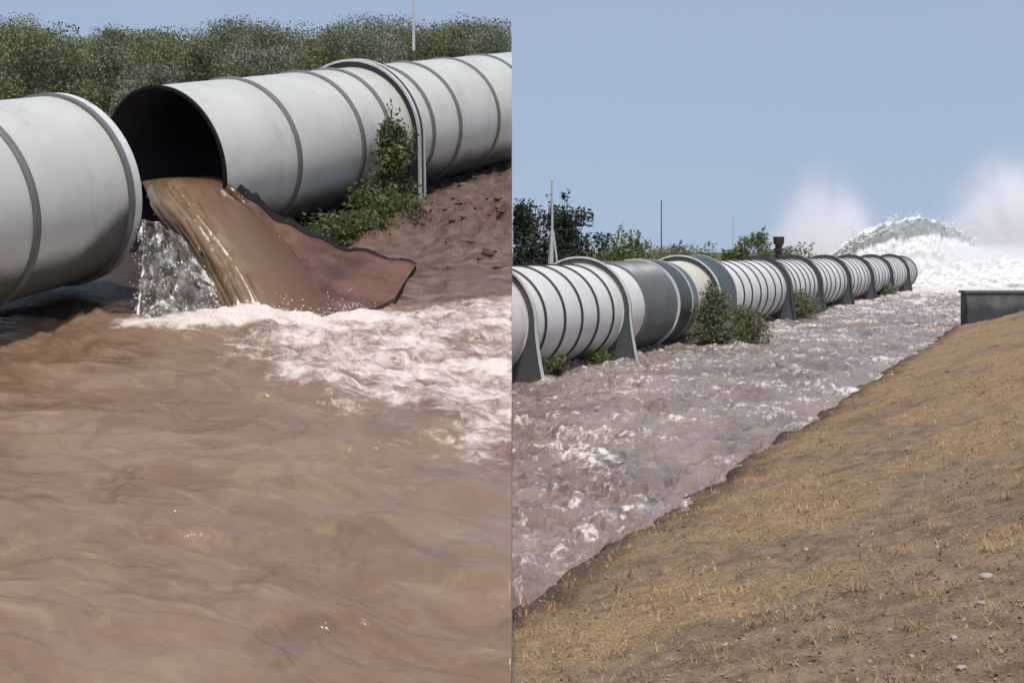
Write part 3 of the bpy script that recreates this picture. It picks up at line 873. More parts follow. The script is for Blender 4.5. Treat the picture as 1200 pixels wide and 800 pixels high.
# ---- land behind the pipeline and out to the horizon
def land_strip(name, ys, fx0, fx1, cols, zf, mat):
    kk = np.linspace(0, 1, cols)
    Y = ys[:, None] * np.ones_like(kk)[None]
    X = fx0(Y) + (fx1(Y) - fx0(Y)) * kk[None] ** 2.0
    me = grid_mesh(name, np.stack([X, Y, zf(X, Y)], -1), mat, skirt=(0, -3.0))
    return tag(mesh_obj(name, me), kind='structure')
def zpipe(X, Y):
    q = -tcoord(X, Y) - 20.6
    return -.35 + .45 * sstep(-.8, .6, q + .3 * fbm(X * .8, Y * .8, 3, 610)) + .05 * fbm(X * .5, Y * .5, 3, 611)
ys = np.linspace(26, 176, 180)
kk = np.linspace(0, 1, 90)
Y = ys[:, None] * np.ones_like(kk)[None]
xr = np.maximum(.438 * (Y - 12.7) - 18.6, .05)
X = EPS + (xr - EPS) * kk[None]
me = grid_mesh('ground', np.stack([X, Y, zpipe(X, Y)], -1), M_ground, skirt=(0, -3.0))
tag(mesh_obj('ground', me), kind='structure')
ys = np.concatenate([np.linspace(174, 260, 20), left_rows(270, 6000, 30)])
land_strip('ground', ys, lambda Y: Y * 0 + EPS, lambda Y: Y * 1.1 + 200, 60, lambda X, Y: .06 + .05 * fbm(X * .05, Y * .05, 3, 620), M_ground)

# ---- pipeline
RR = 1.42; ZR = 1.52
def axis_right(y): return Vector((.438 * (y - 34.6), y, ZR))
def pipe_matrix_right(y): return Matrix.Translation(axis_right(y)) @ Matrix.Rotation(-AZ, 4, 'Z')
yP = 30.0; MP = pipe_matrix_right(yP)
pR = empty('pipeline', MP, 'long white ribbed pipeline running along the canal towards the spray', 'pipeline')
def S(y): return (y - yP) / CA
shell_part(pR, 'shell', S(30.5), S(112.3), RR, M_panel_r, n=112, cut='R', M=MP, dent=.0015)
b = MB(); b.lathe([(S(30.5), RR - .05), (S(112.3), RR - .05)], 80)
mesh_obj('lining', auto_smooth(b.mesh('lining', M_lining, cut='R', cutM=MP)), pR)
b = MB(); b.lathe([(S(112.2), RR - .06), (S(112.2), RR + .06), (S(112.4), RR + .06), (S(112.4), RR - .06)], 96); mesh_obj('end_ring', auto_smooth(b.mesh('end_ring', M_rib)), pR)
SUP = [61.4, 68.9, 77.8, 86.7, 95.9, 105.6]
ribR = rib_mesh('rib', RR, M_rib, .10, .045, 96)
rib_y = [33.6, 34.85, 36.05, 37.25, 38.45]
stops = [52.6] + SUP + [112.4]
for a0, a1 in zip(stops[:-1], stops[1:]):
    nrib = 6
    for k in range(nrib): rib_y.append(a0 + (a1 - a0) * (k + .75 + random.uniform(-.09, .09)) / (nrib + .45))
for y in rib_y:
    Mo = Matrix.Translation((0, S(y), 0))
    if y < 38.5: mesh_obj('rib', rib_mesh('rib', RR, M_rib, .10, .045, 96, cut='R', cutM=MP @ Mo), pR, Mo)
    else: mesh_obj('rib', ribR, pR, Mo)
# ribbed dark coupling
prof = []
y = 41.3
while y < 44.35:
    s = S(y); prof += [(s, RR + .04), (s + .04, RR + .095), (s + .12, RR + .095), (s + .16, RR + .04)]; y += .30
b = MB(); b.lathe([(S(41.3) - .01, RR - .01)] + prof + [(prof[-1][0] + .02, RR - .01)], 112)
cp = mesh_obj('coupling', auto_smooth(b.mesh('coupling', M_coup), 50), pR); cp['label'] = 'dark grey-green corrugated coupling on the pipeline'
b = MB(); b.lathe([(S(44.4), RR), (S(44.4), RR + .16), (S(44.48), RR + .16), (S(44.48), RR)], 112); mesh_obj('flange', auto_smooth(b.mesh('flange', M_white)), pR)
b = MB(); b.lathe([(S(44.5), RR), (S(44.5), RR + .11), (S(46.0), RR + .11), (S(46.0), RR)], 112); mesh_obj('band', auto_smooth(b.mesh('band', M_green)), pR)
b = MB(); b.lathe([(S(46.02), RR), (S(46.02), RR + .13), (S(46.1), RR + .13), (S(46.1), RR)], 112); mesh_obj('flange', auto_smooth(b.mesh('flange', M_white)), pR)
b = MB(); b.lathe([(S(46.12), RR), (S(46.12), RR + .07), (S(46.9), RR + .07), (S(46.9), RR)], 112); mesh_obj('band', auto_smooth(b.mesh('band', M_coup)), pR)
b = MB(); b.lathe([(S(46.95), RR), (S(46.95), RR + .035), (S(49.0), RR + .035), (S(49.0), RR)], 112)
sv = mesh_obj('sleeve', auto_smooth(b.mesh('sleeve', M_sleeve)), pR); sv['label'] = 'yellow stained pale sleeve of the pipeline behind the bush'

# ---- arched supports along the pipeline
first = None
def place_support(y, label, w=.34, ro=RR + .24, cut=None, plate=M_dark, rims=(0,)):
    M = pipe_matrix_right(y)
    e = empty('pipe_support', M, label, 'pipe support', 'arched supports of the pipelines')
    support_parts(e, RR, ro, w, ZR + .05, plate, M_white, cut=cut, cutM=M, rims=rims, e=.035, flare=.15)
    return e
place_support(32.5, 'dark support plate with white edge cut off at the near end of the white pipeline', .10, cut='R')
place_support(39.3, 'dark arched support plate with white edges just before the dark corrugated coupling', .14)
place_support(49.2, 'wide dark boxed support arch with white edges behind the large bush', 2.5, RR + .26, plate=M_green, rims=(0, 1))
proto = empty('pipe_support', pipe_matrix_right(SUP[0]), 'dark arched support just before the upright black vent of the white pipeline', 'pipe support', 'arched supports of the pipelines')
support_parts(proto, RR, RR + .2, .45, ZR + .05, M_dark, M_rib, collar=False, flare=.15)
labs = ['dark arched support just beyond the upright black vent, a low bush at its foot',
        'fourth dark arched support counting from the spray end of the pipeline',
        'third dark arched support counting from the spray end of the pipeline',
        'second dark arched support counting from the spray end of the pipeline',
        'last dark arched support of the pipeline, next to the spray']
for y, lb in zip(SUP[1:], labs):
    c = proto.copy(); COL.objects.link(c); c.matrix_world = pipe_matrix_right(y); c['label'] = lb
    for ch in list(proto.children):
        d = ch.copy(); COL.objects.link(d); d.parent = c

# ---- standpipe vent on top of the pipeline
M = Matrix.Translation(Vector((axis_right(66.0).x, 66.0, ZR + RR)))
e = empty('air_vent', M, 'short black vent pipe with flared top standing on the white pipeline', 'vent')
b = MB(); b.lathe([(-.1, .30), (.05, .30), (.07, .19), (.42, .17), (.44, .26), (.56, .26), (.58, .17), (.74, .18)], 24, axis='z'); mesh_obj('stem', auto_smooth(b.mesh('stem', M_iron)), e)
b = MB(); b.lathe([(.73, .18), (.82, .27), (1.16, .29), (1.18, .24), (1.05, .22), (1.05, .01)], 24, axis='z'); mesh_obj('cap', auto_smooth(b.mesh('cap', M_iron)), e)

# ---- masts
def mast(loc, hgt, label, r=.05, legs=False, mat=M_pole, lower=None, M0=None):
    e = empty('mast', Matrix.Translation(loc), label, 'pole', 'thin masts behind the pipelines')
    b = MB()
    b.tube([(0, 0, (hgt * lower if lower else 0)), (0, 0, hgt * .65), (0, 0, hgt)], [r, r * .8, r * .6], 10); mesh_obj('pole', auto_smooth(b.mesh('pole', mat)), e)
    if lower:
        b = MB(); b.tube([(0, 0, -.3), (0, 0, hgt * lower)], [r * 1.05, r], 10); mesh_obj('base', auto_smooth(b.mesh('base', M_bark)), e)
    if legs:
        for q in (0.15, 2.25, 4.3):
            b = MB(); b.tube([(.55 * math.cos(q), .55 * math.sin(q), -.1), (.03 * math.cos(q), .03 * math.sin(q), 4.05)], [.042, .036], 8); mesh_obj('leg', auto_smooth(b.mesh('leg', mat)), e)
    b = MB(); b.lathe([(hgt, r * .6), (hgt + .02, r * .8), (hgt + .06, r * .5), (hgt + .08, .001)], 10, axis='z'); mesh_obj('tip', auto_smooth(b.mesh('tip', mat)), e)
    return e
mast((1.35, 43, 0), 5.72, 'white mast on splayed legs between the dark trees and the pipeline', .055, True)
mast((8.17, 70, 0), 6.1, 'thin dark mast standing beyond the pale leafy tree', .05, mat=M_poledark)
mast((16.4, 95, 0), 6.1, 'faint thin grey mast farthest along the pipeline', .05, mat=M_pole)
w = Lw(-3.12, 40.5, .1)
mast(w, 7.2, 'thin white mast with brown lower end rising behind the grey pipe', .05, lower=.42)

# ---- concrete headwall at the end of the bank
wall = MB()
wall.box((24.5, WALL_Y + .4, .56), (10.6, .8, 2.06))
wall.box((24.48, WALL_Y + .4, 1.64), (10.7, .92, .11))
me = wall.mesh('concrete_wall', M_conc)
o = mesh_obj('concrete_wall', me); bv = o.modifiers.new('bevel', 'BEVEL'); bv.width = .025; bv.segments = 2
tag(o, 'low dark stained concrete wall at the far end of the dry bank', 'wall')

# ================================================================== plants
def leaf_cloud(cent, n, size, spread, clumps, rg, flat=.85, asp=2.0):
    """cent: clump centres, returns verts, faces and a tone per leaf"""
    ci = rg.integers(0, len(cent), n)
    c = np.asarray(cent)[ci] + np.clip(rg.normal(0, 1, (n, 3)), -1.55, 1.55) * spread * np.array([1, 1, flat])
    a = rg.normal(0, 1, (n, 3)); a /= np.linalg.norm(a, axis=1, keepdims=True)
    b = rg.normal(0, 1, (n, 3)); b -= a * (a * b).sum(1, keepdims=True); b /= np.linalg.norm(b, axis=1, keepdims=True)
    s = size * (.6 + .8 * rg.random((n, 1)))
    a = a * s * asp * .5; b = b * s * .5
    V = np.stack([c - a, c + b * .9, c + a, c - b * .9], 1).reshape(-1, 3)
    Fq = np.arange(n * 4).reshape(n, 4)
    tone = np.clip(rg.random(n) * .45 + .62 * rg.random(len(cent))[ci] - .03, 0, 1)
    return V, Fq, tone

def leaf_mesh(name, V, Fq, tone, mat):
    me = bpy.data.meshes.new(name)
    me.vertices.add(len(V)); me.vertices.foreach_set('co', V.astype(np.float32).ravel())
    me.loops.add(Fq.size); me.loops.foreach_set('vertex_index', Fq.astype(np.int32).ravel())
    me.polygons.add(len(Fq)); me.polygons.foreach_set('loop_start', np.arange(0, Fq.size, Fq.shape[1], dtype=np.int32))
    me.update(calc_edges=True); me.materials.append(mat)
    float_attr(me, 'var', tone, 'FACE')
    return me

def clip_leaves(V, Fq, tone, M, side):
    c = V.reshape(len(Fq), -1, 3)
    R3 = np.array(M.to_3x3()); T = np.array(M.translation)
    wx = (c @ R3.T + T)[..., 0]
    ok = (wx.max(1) < -EPS) if side == 'L' else (wx.min(1) > EPS)
    V = c[ok].reshape(-1, 3); n = ok.sum()
    return V, np.arange(n * 4).reshape(n, 4), tone[ok]

def plant(name, M, hgt, rad, nleaf, size, mat, label, cat, group, seed, clumps=26, trunk=.3, spread=.28, bottom=.25, sprigs=0, clip=None, parts=('trunk', 'crown'), peak=.0, asp=2.0, trunk_r=.11):
    rg = np.random.default_rng(seed)
    e = empty(name, M, label, cat, group)
    cent = []
    for k in range(clumps):
        q = rg.random() * 2 * math.pi; v = bottom + (1 - bottom) * (rg.random() ** .8)
        prof = math.sin(math.pi * min(max((v - bottom * .6) / (1.08 - bottom * .6), 0), 1)) ** .6 * (1 - peak * v)
        rr = rad * prof * math.sqrt(rg.random()) * (.75 + .5 * rg.random())
        cent.append((rr * math.cos(q), rr * math.sin(q), hgt * v * (.86 + .18 * rg.random())))
    b = MB()
    zt = hgt * trunk
    b.tube([(0, 0, -.25), (.03, .02, zt * .5), (0, .02, zt), (.02, .04, hgt * .7)], [trunk_r * hgt / 4, trunk_r * .8 * hgt / 4, trunk_r * .6 * hgt / 4, .01], 7)
    keepx = (lambda p: (M @ Vector(p)).x < -.12) if clip == 'L' else (lambda p: (M @ Vector(p)).x > .12)
    for c in cent[::2]:
        if clip and not (keepx(c) and keepx((c[0] * .4, c[1] * .4, 1)) and keepx((0, 0, 1))): continue
        m = Vector((c[0] * .4, c[1] * .4, zt + (c[2] - zt) * .45 + .05))
        b.tube([(0, .01, zt * .8), m, c], [.035 * hgt / 4, .022 * hgt / 4, .006], 5, caps=False)
    tops = []
    for k in range(sprigs):
        c = cent[2 * rg.integers(0, len(cent) // 2)]
        d = Vector((rg.normal(0, .35), rg.normal(0, .35), 1)).normalized() * hgt * (.14 + .16 * rg.random())
        p = Vector(c) + d
        if clip and not (keepx(c) and keepx(p)): continue
        b.tube([c, p], [.012, .004], 4, caps=False)
        tops += [tuple(Vector(c).lerp(p, t)) for t in (.35, .6, .85, 1)]
    V, Fq, tone = leaf_cloud(cent, nleaf, size, spread * rad, clumps, rg, asp=asp)
    if tops:
        V2, F2, t2 = leaf_cloud(tops, len(tops) * 5, size * .9, .07, 1, rg, asp=asp)
        V = np.vstack([V, V2]); Fq = np.vstack([Fq, F2 + Fq.max() + 1]); tone = np.concatenate([tone, t2])
    if clip: V, Fq, tone = clip_leaves(V, Fq, tone, M, clip)
    mesh_obj(parts[1], leaf_mesh(parts[1], V, Fq, tone, mat), e)
    mesh_obj(parts[0], auto_smooth(b.mesh(parts[0], M_bark, cut=clip, cutM=M), 60), e)
    return e

def plant_left(name, x, y, *a, **k):
    return plant(name, Matrix.Translation(Lw(x, y, 0)) @ Matrix.Rotation(random.random() * 6, 4, 'Z'), *a, **k)

# orchard rows behind the broken pipe. x from the picture column, y the distance
def XL(px, y): return (px - 600) / F * y
G = 'trees behind the grey pipe'
SKYX = [-100, 0, 28, 60, 100, 135, 200, 300, 400, 500, 600]; SKYY = [34, 32, 15, 42, 31, 36, 29, 23, 20, 17, 13]
def top_height(px, y, drop=0):
    return (HL - (np.interp(px, SKYX, SKYY) + 2 + drop) * y / F) / 1.10
front = [(28, 38, 3.85, 1.75, M_leaf_olive, 'tall olive green tree at the left end of the row behind the pipe'),
         (98, 40, 3.55, 1.5, M_leaf_olive, 'grey-green tree behind the gap between the broken pipe pieces'),
         (172, 39, 2.75, 1.25, M_leaf_silver, 'low silvery shrub-like tree just above the open pipe mouth')]
for i, (px, y, hh, rr, mt, lb) in enumerate(front):
    hh = top_height(px, y, 38 if px == 172 else 2)
    plant_left('tree', XL(px, y), y, hh, rr, 14000, .052, mt, lb, 'tree', G, 900 + i, clumps=46, spread=.17, sprigs=8, bottom=.10)
hedge = []
i = 0
for (px, y, hh, rr) in [(-45, 39, 3.5, 1.6), (-20, 50, 4.0, 1.9), (60, 50, 3.7, 1.8), (140, 48, 3.6, 1.8), (200, 47, 3.75, 1.7), (235, 41, 3.0, 1.35), (258, 50, 4.0, 1.9), (300, 44, 3.0, 1.4), (325, 52, 4.05, 1.9), (372, 47, 3.3, 1.6), (400, 55, 4.1, 2.0), (440, 50, 3.4, 1.7), (470, 57, 4.15, 2.0), (515, 53, 3.6, 1.7), (540, 59, 4.3, 2.0), (585, 56, 3.9, 1.8)]:
    hedge.append((px, y, hh, rr))
for (px, y, hh, rr) in hedge:
    mt = [M_leaf_olive, M_leaf_scrub, M_leaf_olive, M_leaf_silver][i % 4]
    hh = top_height(px, y, 24 if y < 46 else 9)
    plant_left('tree', XL(px, y), y, hh, rr, 12000, .054, mt, 'grey-green tree in the dense orchard rows behind the grey pipe', 'tree', G, 950 + i, clumps=36, spread=.17, bottom=.08, sprigs=5, clip='L' if px > 500 else None)
    i += 1
for (px, y, hh, rr) in [(-60, 66, 4.7, 2.6), (10, 64, 4.3, 2.5), (75, 66, 4.4, 2.5), (140, 68, 4.5, 2.6), (205, 66, 4.6, 2.5), (270, 70, 4.8, 2.7), (335, 68, 4.8, 2.6), (395, 72, 5.0, 2.7), (455, 70, 5.0, 2.6), (515, 73, 5.1, 2.7), (570, 71, 5.0, 2.6), (20, 86, 5.1, 3.2), (160, 88, 5.3, 3.2), (300, 88, 5.5, 3.2), (430, 90, 5.7, 3.3), (545, 90, 5.8, 3.2)]:
    hh = top_height(px, y, 2 + 3 * (i % 3))
    plant_left('tree', XL(px, y), y, hh, rr, 10000, .068, [M_leaf_olive, M_leaf_scrub, M_leaf_weed][i % 3], 'distant green tree forming the skyline behind the orchard rows', 'tree', G, 950 + i, clumps=40, spread=.17, bottom=.06, clip='L' if px > 480 else None)
    i += 1
# weeds against the broken pipe
W_ = 'weeds beside the broken pipe'
plant_left('weed_bush', XL(457, 25.6), 25.6, 2.3, .50, 3600, .055, M_leaf_weed, 'tall green weed climbing the grey pipe beside its white edged support', 'bush', W_, 811, clumps=34, bottom=.03, spread=.26, sprigs=12, parts=('stem', 'foliage'), trunk_r=.04, peak=.5)
plant_left('weed_bush', XL(392, 23.4), 23.4, .72, .62, 2600, .045, M_leaf_weed, 'low green weeds just above the torn brown flap', 'bush', W_, 812, clumps=22, bottom=.05, spread=.26, sprigs=14, parts=('stem', 'foliage'), trunk_r=.06)
plant_left('weed_bush', XL(447, 24.6), 24.6, 1.0, .8, 2600, .05, M_leaf_weed, 'dark green weeds at the foot of the tall weed on the grey pipe', 'bush', W_, 813, clumps=22, bottom=.05, spread=.26, sprigs=6, parts=('stem', 'foliage'), trunk_r=.05)

# right place
def XRt(px, y): return (px - 600) / F * y
def plant_right(name, px, y, z, *a, **k):
    return plant(name, Matrix.Translation((XRt(px, y), y, z)), *a, **k)
T_ = 'trees behind the white pipeline'
plant_right('tree', 610, 47, 0, 4.9, 1.5, 9500, .085, M_leaf_dark, 'dark tree at the far left behind the near end of the white pipeline', 'tree', T_, 1001, clumps=44, spread=.22, sprigs=12, bottom=.2, clip='R')
plant_right('tree', 664, 49, 0, 4.75, 1.3, 7500, .085, M_leaf_dark, 'dark leafy tree right behind the white mast with splayed legs', 'tree', T_, 1002, clumps=36, spread=.2, sprigs=18, bottom=.25)
plant_right('tree', 733, 58, 0, 4.25, 1.35, 4200, .095, M_leaf_lime, 'pale yellow-green tree with upright sprigs behind the corrugated coupling', 'tree', T_, 1003, clumps=24, spread=.22, sprigs=16, bottom=.3)
plant_right('tree', 690, 56, 0, 3.3, 1.2, 3600, .085, M_leaf_weed, 'low green tree between the dark tree and the pale tree', 'tree', T_, 1004, clumps=24, spread=.24, bottom=.2)
plant_right('tree', 884, 90, 0, 4.4, 1.5, 3000, .12, M_leaf_lime, 'light green tree behind the pipeline left of the black vent', 'tree', T_, 1005, clumps=22, spread=.22, sprigs=9, bottom=.3)
plant_right('tree', 858, 92, 0, 3.7, 1.2, 2400, .12, M_leaf_weed, 'small green tree in front of the faint farthest mast', 'tree', T_, 1006, clumps=18, spread=.24, sprigs=6, bottom=.3)
plant_right('tree', 908, 100, 0, 3.5, 2.1, 2400, .12, M_leaf_weed, 'green treetop just showing at the foot of the black vent', 'tree', T_, 1007, clumps=22, spread=.24, bottom=.3)
plant_right('tree', 790, 92, 0, 3.5, 1.6, 2000, .12, M_leaf_scrub, 'faint low treetop showing over the pipeline beyond the dark mast', 'tree', T_, 1008, clumps=20, spread=.24, sprigs=4, bottom=.3)
for (px, hh, lb) in ((768, 3.35, 'low hazy treetop just right of the thin dark mast'), (815, 3.5, 'low treetop showing over the sleeve of the pipeline, midway between the two thin masts'), (925, 3.6, 'low treetop just right of the black vent')):
    plant_right('tree', px, 104, 0, hh, 2.2, 2000, .12, M_leaf_scrub, lb, 'tree', T_, 1010 + px, clumps=26, spread=.2, sprigs=3, bottom=.2)
B_ = 'bushes at the foot of the white pipeline'
plant_right('bush', 836, 45.2, 0, 1.85, 1.1, 4800, .058, M_leaf_scrub, 'large grey-green bush in front of the boxed support', 'bush', B_, 1101, clumps=50, bottom=.02, spread=.17, sprigs=34, parts=('stem', 'foliage'), peak=.62, trunk_r=.06)
plant_right('bush', 872, 45.8, 0, 1.1, .95, 3400, .06, M_leaf_scrub, 'lower bush spreading to the right of the large grey-green bush', 'bush', B_, 1102, clumps=26, bottom=.02, spread=.26, sprigs=10, parts=('stem', 'foliage'), trunk_r=.06)
plant_right('bush', 932, 62.5, 0, 1.25, 1.05, 4200, .065, M_leaf_scrub, 'low bush beside the far supports below the black vent', 'bush', B_, 1103, clumps=28, bottom=.02, spread=.26, sprigs=8, parts=('stem', 'foliage'), trunk_r=.06)
plant_right('bush', 648, 33.3, -.02, .55, .38, 900, .055, M_leaf_weed, 'small green tuft at the water edge before the white pipeline', 'bush', B_, 1104, clumps=18, bottom=.02, spread=.28, sprigs=12, parts=('stem', 'foliage'), trunk_r=.05)
plant_right('bush', 700, 37.3, -.02, .32, .45, 600, .055, M_leaf_weed, 'flat green weed patch under the ribs of the near white pipe', 'bush', B_, 1105, clumps=16, bottom=.02, spread=.3, parts=('stem', 'foliage'), trunk_r=.05)
plant_right('bush', 1035, 94.0, 0, .8, .9, 700, .10, M_leaf_scrub, 'smallest bush by the supports near the spray', 'bush', B_, 1106, clumps=18, bottom=.02, spread=.3, parts=('stem', 'foliage'), trunk_r=.05)

# ---- straw and litter on the bank
n = 130000
Yb = 4.6 * (34 / 4.6) ** rng.random(n); Xb = EPS + .02 + rng.random(n) * (Yb * .46 + 1.0)
Zb, eb = bank_z(Xb, Yb); gb = gold_field(Xb, Yb)
clump = np.clip(.5 + fbm(Xb * 2.2, Yb * 2.2, 3, 700), 0, 1)
keep = (eb > .25) & (rng.random(n) < (.16 + .5 * sstep(.25, .8, gb)) * (.25 + .75 * clump)) & (Yb < WALL_Y - 1)
Xb, Yb, Zb, gb = Xb[keep], Yb[keep], Zb[keep], gb[keep]; n = len(Xb)
L_ = (.02 + .085 * rng.random(n) ** 1.7) * (.7 + .6 * gb); az = rng.random(n) * 6.283; lean = .8 + .75 * rng.random(n)
dx = np.cos(az) * np.sin(lean) * L_; dy = np.sin(az) * np.sin(lean) * L_; dz = np.cos(lean) * L_
wd = .0022 + .0022 * rng.random(n) + .00012 * Yb
sx = -np.sin(az) * wd; sy = np.cos(az) * wd
base = np.stack([Xb, Yb, Zb - .005], -1)
V = np.stack([base + np.stack([sx, sy, 0 * sx], -1), base - np.stack([sx, sy, 0 * sx], -1), base + np.stack([dx, dy, dz], -1)], 1).reshape(-1, 3)
tone = rng.random(n)
TV, TT = [], []                                  # taller dry tufts here and there
for k in range(190):
    y = 5.2 * (30 / 5.2) ** rng.random(); x = .15 + rng.random() * (y * .43); z, e_ = bank_z(np.array([x]), np.array([y]))
    if e_[0] < .5: continue
    m = int(rng.integers(18, 60)); hh = .05 + .11 * rng.random()
    for q in range(m):
        a1 = rng.random() * 6.283; l1 = .55 + .85 * rng.random(); L1 = hh * (.5 + .7 * rng.random()); bx = x + rng.normal(0, .05); by = y + rng.normal(0, .05)
        w1 = .0025 + .0001 * y
        zz = z[0] - .01
        TV += [(bx - math.sin(a1) * w1, by + math.cos(a1) * w1, zz), (bx + math.sin(a1) * w1, by - math.cos(a1) * w1, zz), (bx + math.cos(a1) * math.sin(l1) * L1, by + math.sin(a1) * math.sin(l1) * L1, zz + math.cos(l1) * L1)]
        TT.append(.1 + .6 * rng.random())
V = np.vstack([V, np.array(TV)]); tone = np.concatenate([tone, TT]); n = len(tone)
V[:, 0] = np.maximum(V[:, 0], EPS)
o = mesh_obj('dry_grass', leaf_mesh('dry_grass', V, np.arange(n * 3).reshape(n, 3), tone, M_straw))
tag(o, 'short dry golden grass covering the bank in patches', 'grass', kind='stuff')
n = 22000
Yb = 4.6 * (26 / 4.6) ** rng.random(n); Xb = EPS + .03 + rng.random(n) * (Yb * .46 + 1.0)
Zb, eb = bank_z(Xb, Yb); gb = gold_field(Xb, Yb)
keep = (eb > .3) & (rng.random(n) < (.85 - .6 * gb)); Xb, Yb, Zb = Xb[keep], Yb[keep], Zb[keep]; n = len(Xb)
s = (.005 + .015 * rng.random(n) ** 2.5); q = rng.random(n) * 6.283; asp = .3 + .7 * rng.random(n)
a = np.stack([np.cos(q) * s, np.sin(q) * s, rng.normal(0, .35, n) * s], -1); b2 = np.stack([-np.sin(q) * s * asp, np.cos(q) * s * asp, rng.normal(0, .35, n) * s], -1)
base = np.stack([Xb, Yb, Zb + .006], -1)
V = np.stack([base - a, base + b2, base + a, base - b2], 1).reshape(-1, 3); V[:, 0] = np.maximum(V[:, 0], EPS)
o = mesh_obj('leaf_litter', leaf_mesh('leaf_litter', V, np.arange(n * 4).reshape(n, 4), rng.random(n) ** 1.6, M_litter))
tag(o, 'small dry leaves and chips scattered over the bare soil of the bank', 'litter', kind='stuff')
IV2, IF2 = ico(2)
def stone(px, py, r, label, sq=.5, seed=0):
    d = Vector(((px - 600) / F, 1, (HOR - py) / F)); k = 5.0
    for _ in range(40):
        z, _e = bank_z(np.array([d.x * k]), np.array([k])); k += (HC + d.z * k - z[0]) / -d.z * .7
    rg = np.random.default_rng(seed)
    v = IV2 * (1 + .22 * fbm(IV2[:, 0] * 1.7 + seed, IV2[:, 1] * 1.7 + IV2[:, 2] * 1.3, 3, seed))[:, None] * np.array([1, .7, sq]) * r
    me = make_mesh('stone', v, IF2, M_stone); auto_smooth(me, 30)
    o = mesh_obj('stone', me, M=Matrix.Translation((d.x * k, k, z[0] + r * sq * .35)) @ Matrix.Rotation(rg.random() * 6, 4, 'Z'))
    tag(o, label, 'stone', 'pale stones on the bank')
stone(1157, 676, .055, 'largest pale stone lying on bare soil near the right edge of the bank', .4, 1)
stone(945, 644, .04, 'flat pale stone at the lower border of a golden grass patch', .3, 2)
stone(1127, 783, .035, 'small pale stone nearest the bottom right corner of the bank', .4, 3)
stone(1150, 707, .028, 'little pale stone just below the largest pale stone', .5, 4)
stone(1118, 748, .030, 'dark-sided small stone above the stone in the bottom right corner', .5, 5)

# ================================================================== the outflow at the end of the pipeline
YF = 128.0
ppm = F / YF
def wpt(px, py, y=YF): return ((px - 600) / F * y, y, HC + (HOR - py) / F * y)
rs = np.random.default_rng(77)
# body: a dome of dark heavy water thrown up by the jet, foam riding on its crest
arc = [(958, 318), (978, 299), (1000, 283), (1024, 271), (1048, 265), (1072, 261), (1096, 266), (1120, 277), (1142, 291), (1165, 314)]
sp_e = empty('water_fountain', Matrix.Translation((wpt(1062, 300)[0], YF, 0)), 'tall dome of grey water crested with white foam beyond the end of the pipeline', 'water fountain')
o0 = np.array([wpt(1062, 300)[0], YF, 0])
nA, nB = 120, 44
BP_ = np.zeros((nA, nB, 3))
for i in range(nA):
    p = bez([wpt(*q) for q in arc], i / (nA - 1))
    for j in range(nB):
        v = j / (nB - 1)                        # front foot -> crest -> back foot
        ang = math.pi * v
        dep = 3.6 * (.35 + .65 * math.sin(math.pi * i / (nA - 1)))
        z = p.z * math.sin(ang) ** .75
        BP_[i, j] = (p.x + .4 * math.cos(ang), p.y - dep * math.cos(ang), z)
ii = np.arange(nA)[:, None] * np.ones((1, nB)); jj = np.ones((nA, 1)) * np.arange(nB)[None]
d = .5 * billow(ii * .07, jj * .10, 5, 801, .62)
BP_[..., 2] += d * .7 * np.sin(np.pi * jj / (nB - 1)); BP_[..., 1] -= d * .8
fr = jj / (nB - 1)
bf = sstep(.30, .17, fr) + .75 * sstep(.40, .46, fr) + sstep(60, 100, ii) * .25
mesh_obj('water_body', grid_mesh('water_body', BP_ - o0, M_body, {'foam': bf}), sp_e)
C_ = []; S_ = []; Q_ = []
for k in range(7000):        # foam crest
    t = rs.random(); p = np.array(bez([wpt(*q) for q in arc], t))
    up = rs.normal(-.05, .2) + .45 * float(perlin(t * 14, .3, 9)) + max(0, float(perlin(t * 37, 4.3, 9))) * 2.2 * rs.random() ** 3
    C_.append(p + np.array([rs.normal(0, .2), rs.normal(-.4, .9), up - .1 - .18 * abs(rs.normal())])); S_.append(.02 + .10 * rs.random() ** 2.5); Q_.append((1.3 + rs.random(), 1, .6 + .5 * rs.random()))
mesh_obj('crest_foam', blobs('crest_foam', np.array(C_) - o0, S_, M_foam, Q_), sp_e)
# heaped white water: overlapping lumpy mounds, then flecks
fv, fq, nb = [], [], 0
def mound(tops, y, dep, amp, seed, n_a=150, n_b=46):
    global nb
    Q = np.zeros((n_a, n_b, 3))
    for i in range(n_a):
        p = bez([wpt(*q, y) for q in tops], i / (n_a - 1))
        for j in range(n_b):
            g = math.pi * j / (n_b - 1)
            Q[i, j] = (p.x, y - dep * math.cos(g), -.2 + (p.z + .2) * math.sin(g) ** .8)
    ii = np.arange(n_a)[:, None] * np.ones((1, n_b)); jj = np.ones((n_a, 1)) * np.arange(n_b)[None]
    d = amp * (billow(Q[..., 0] * .55, jj * .16, 5, seed, .62) + .5 * fbm(Q[..., 0] * 2.2, jj * .5, 3, seed + 9))
    edge_ = np.sin(np.pi * jj / (n_b - 1))
    Q[..., 2] += d * edge_; Q[..., 1] -= d * .9
    idx = np.arange(n_a * n_b).reshape(n_a, n_b)
    q = np.stack([idx[:-1, :-1], idx[:-1, 1:], idx[1:, 1:], idx[1:, :-1]], -1).reshape(-1, 4) + nb
    fv.append(Q.reshape(-1, 3)); fq.append(q); nb += n_a * n_b
mound([(985, 330), (1010, 318), (1030, 303), (1050, 293), (1078, 287), (1100, 296), (1120, 306), (1150, 330)], YF - 5.5, 1.6, .30, 831)
mound([(1060, 334), (1085, 322), (1120, 312), (1160, 307), (1200, 309), (1250, 312), (1300, 330)], YF - 8, 2.2, .30, 841)
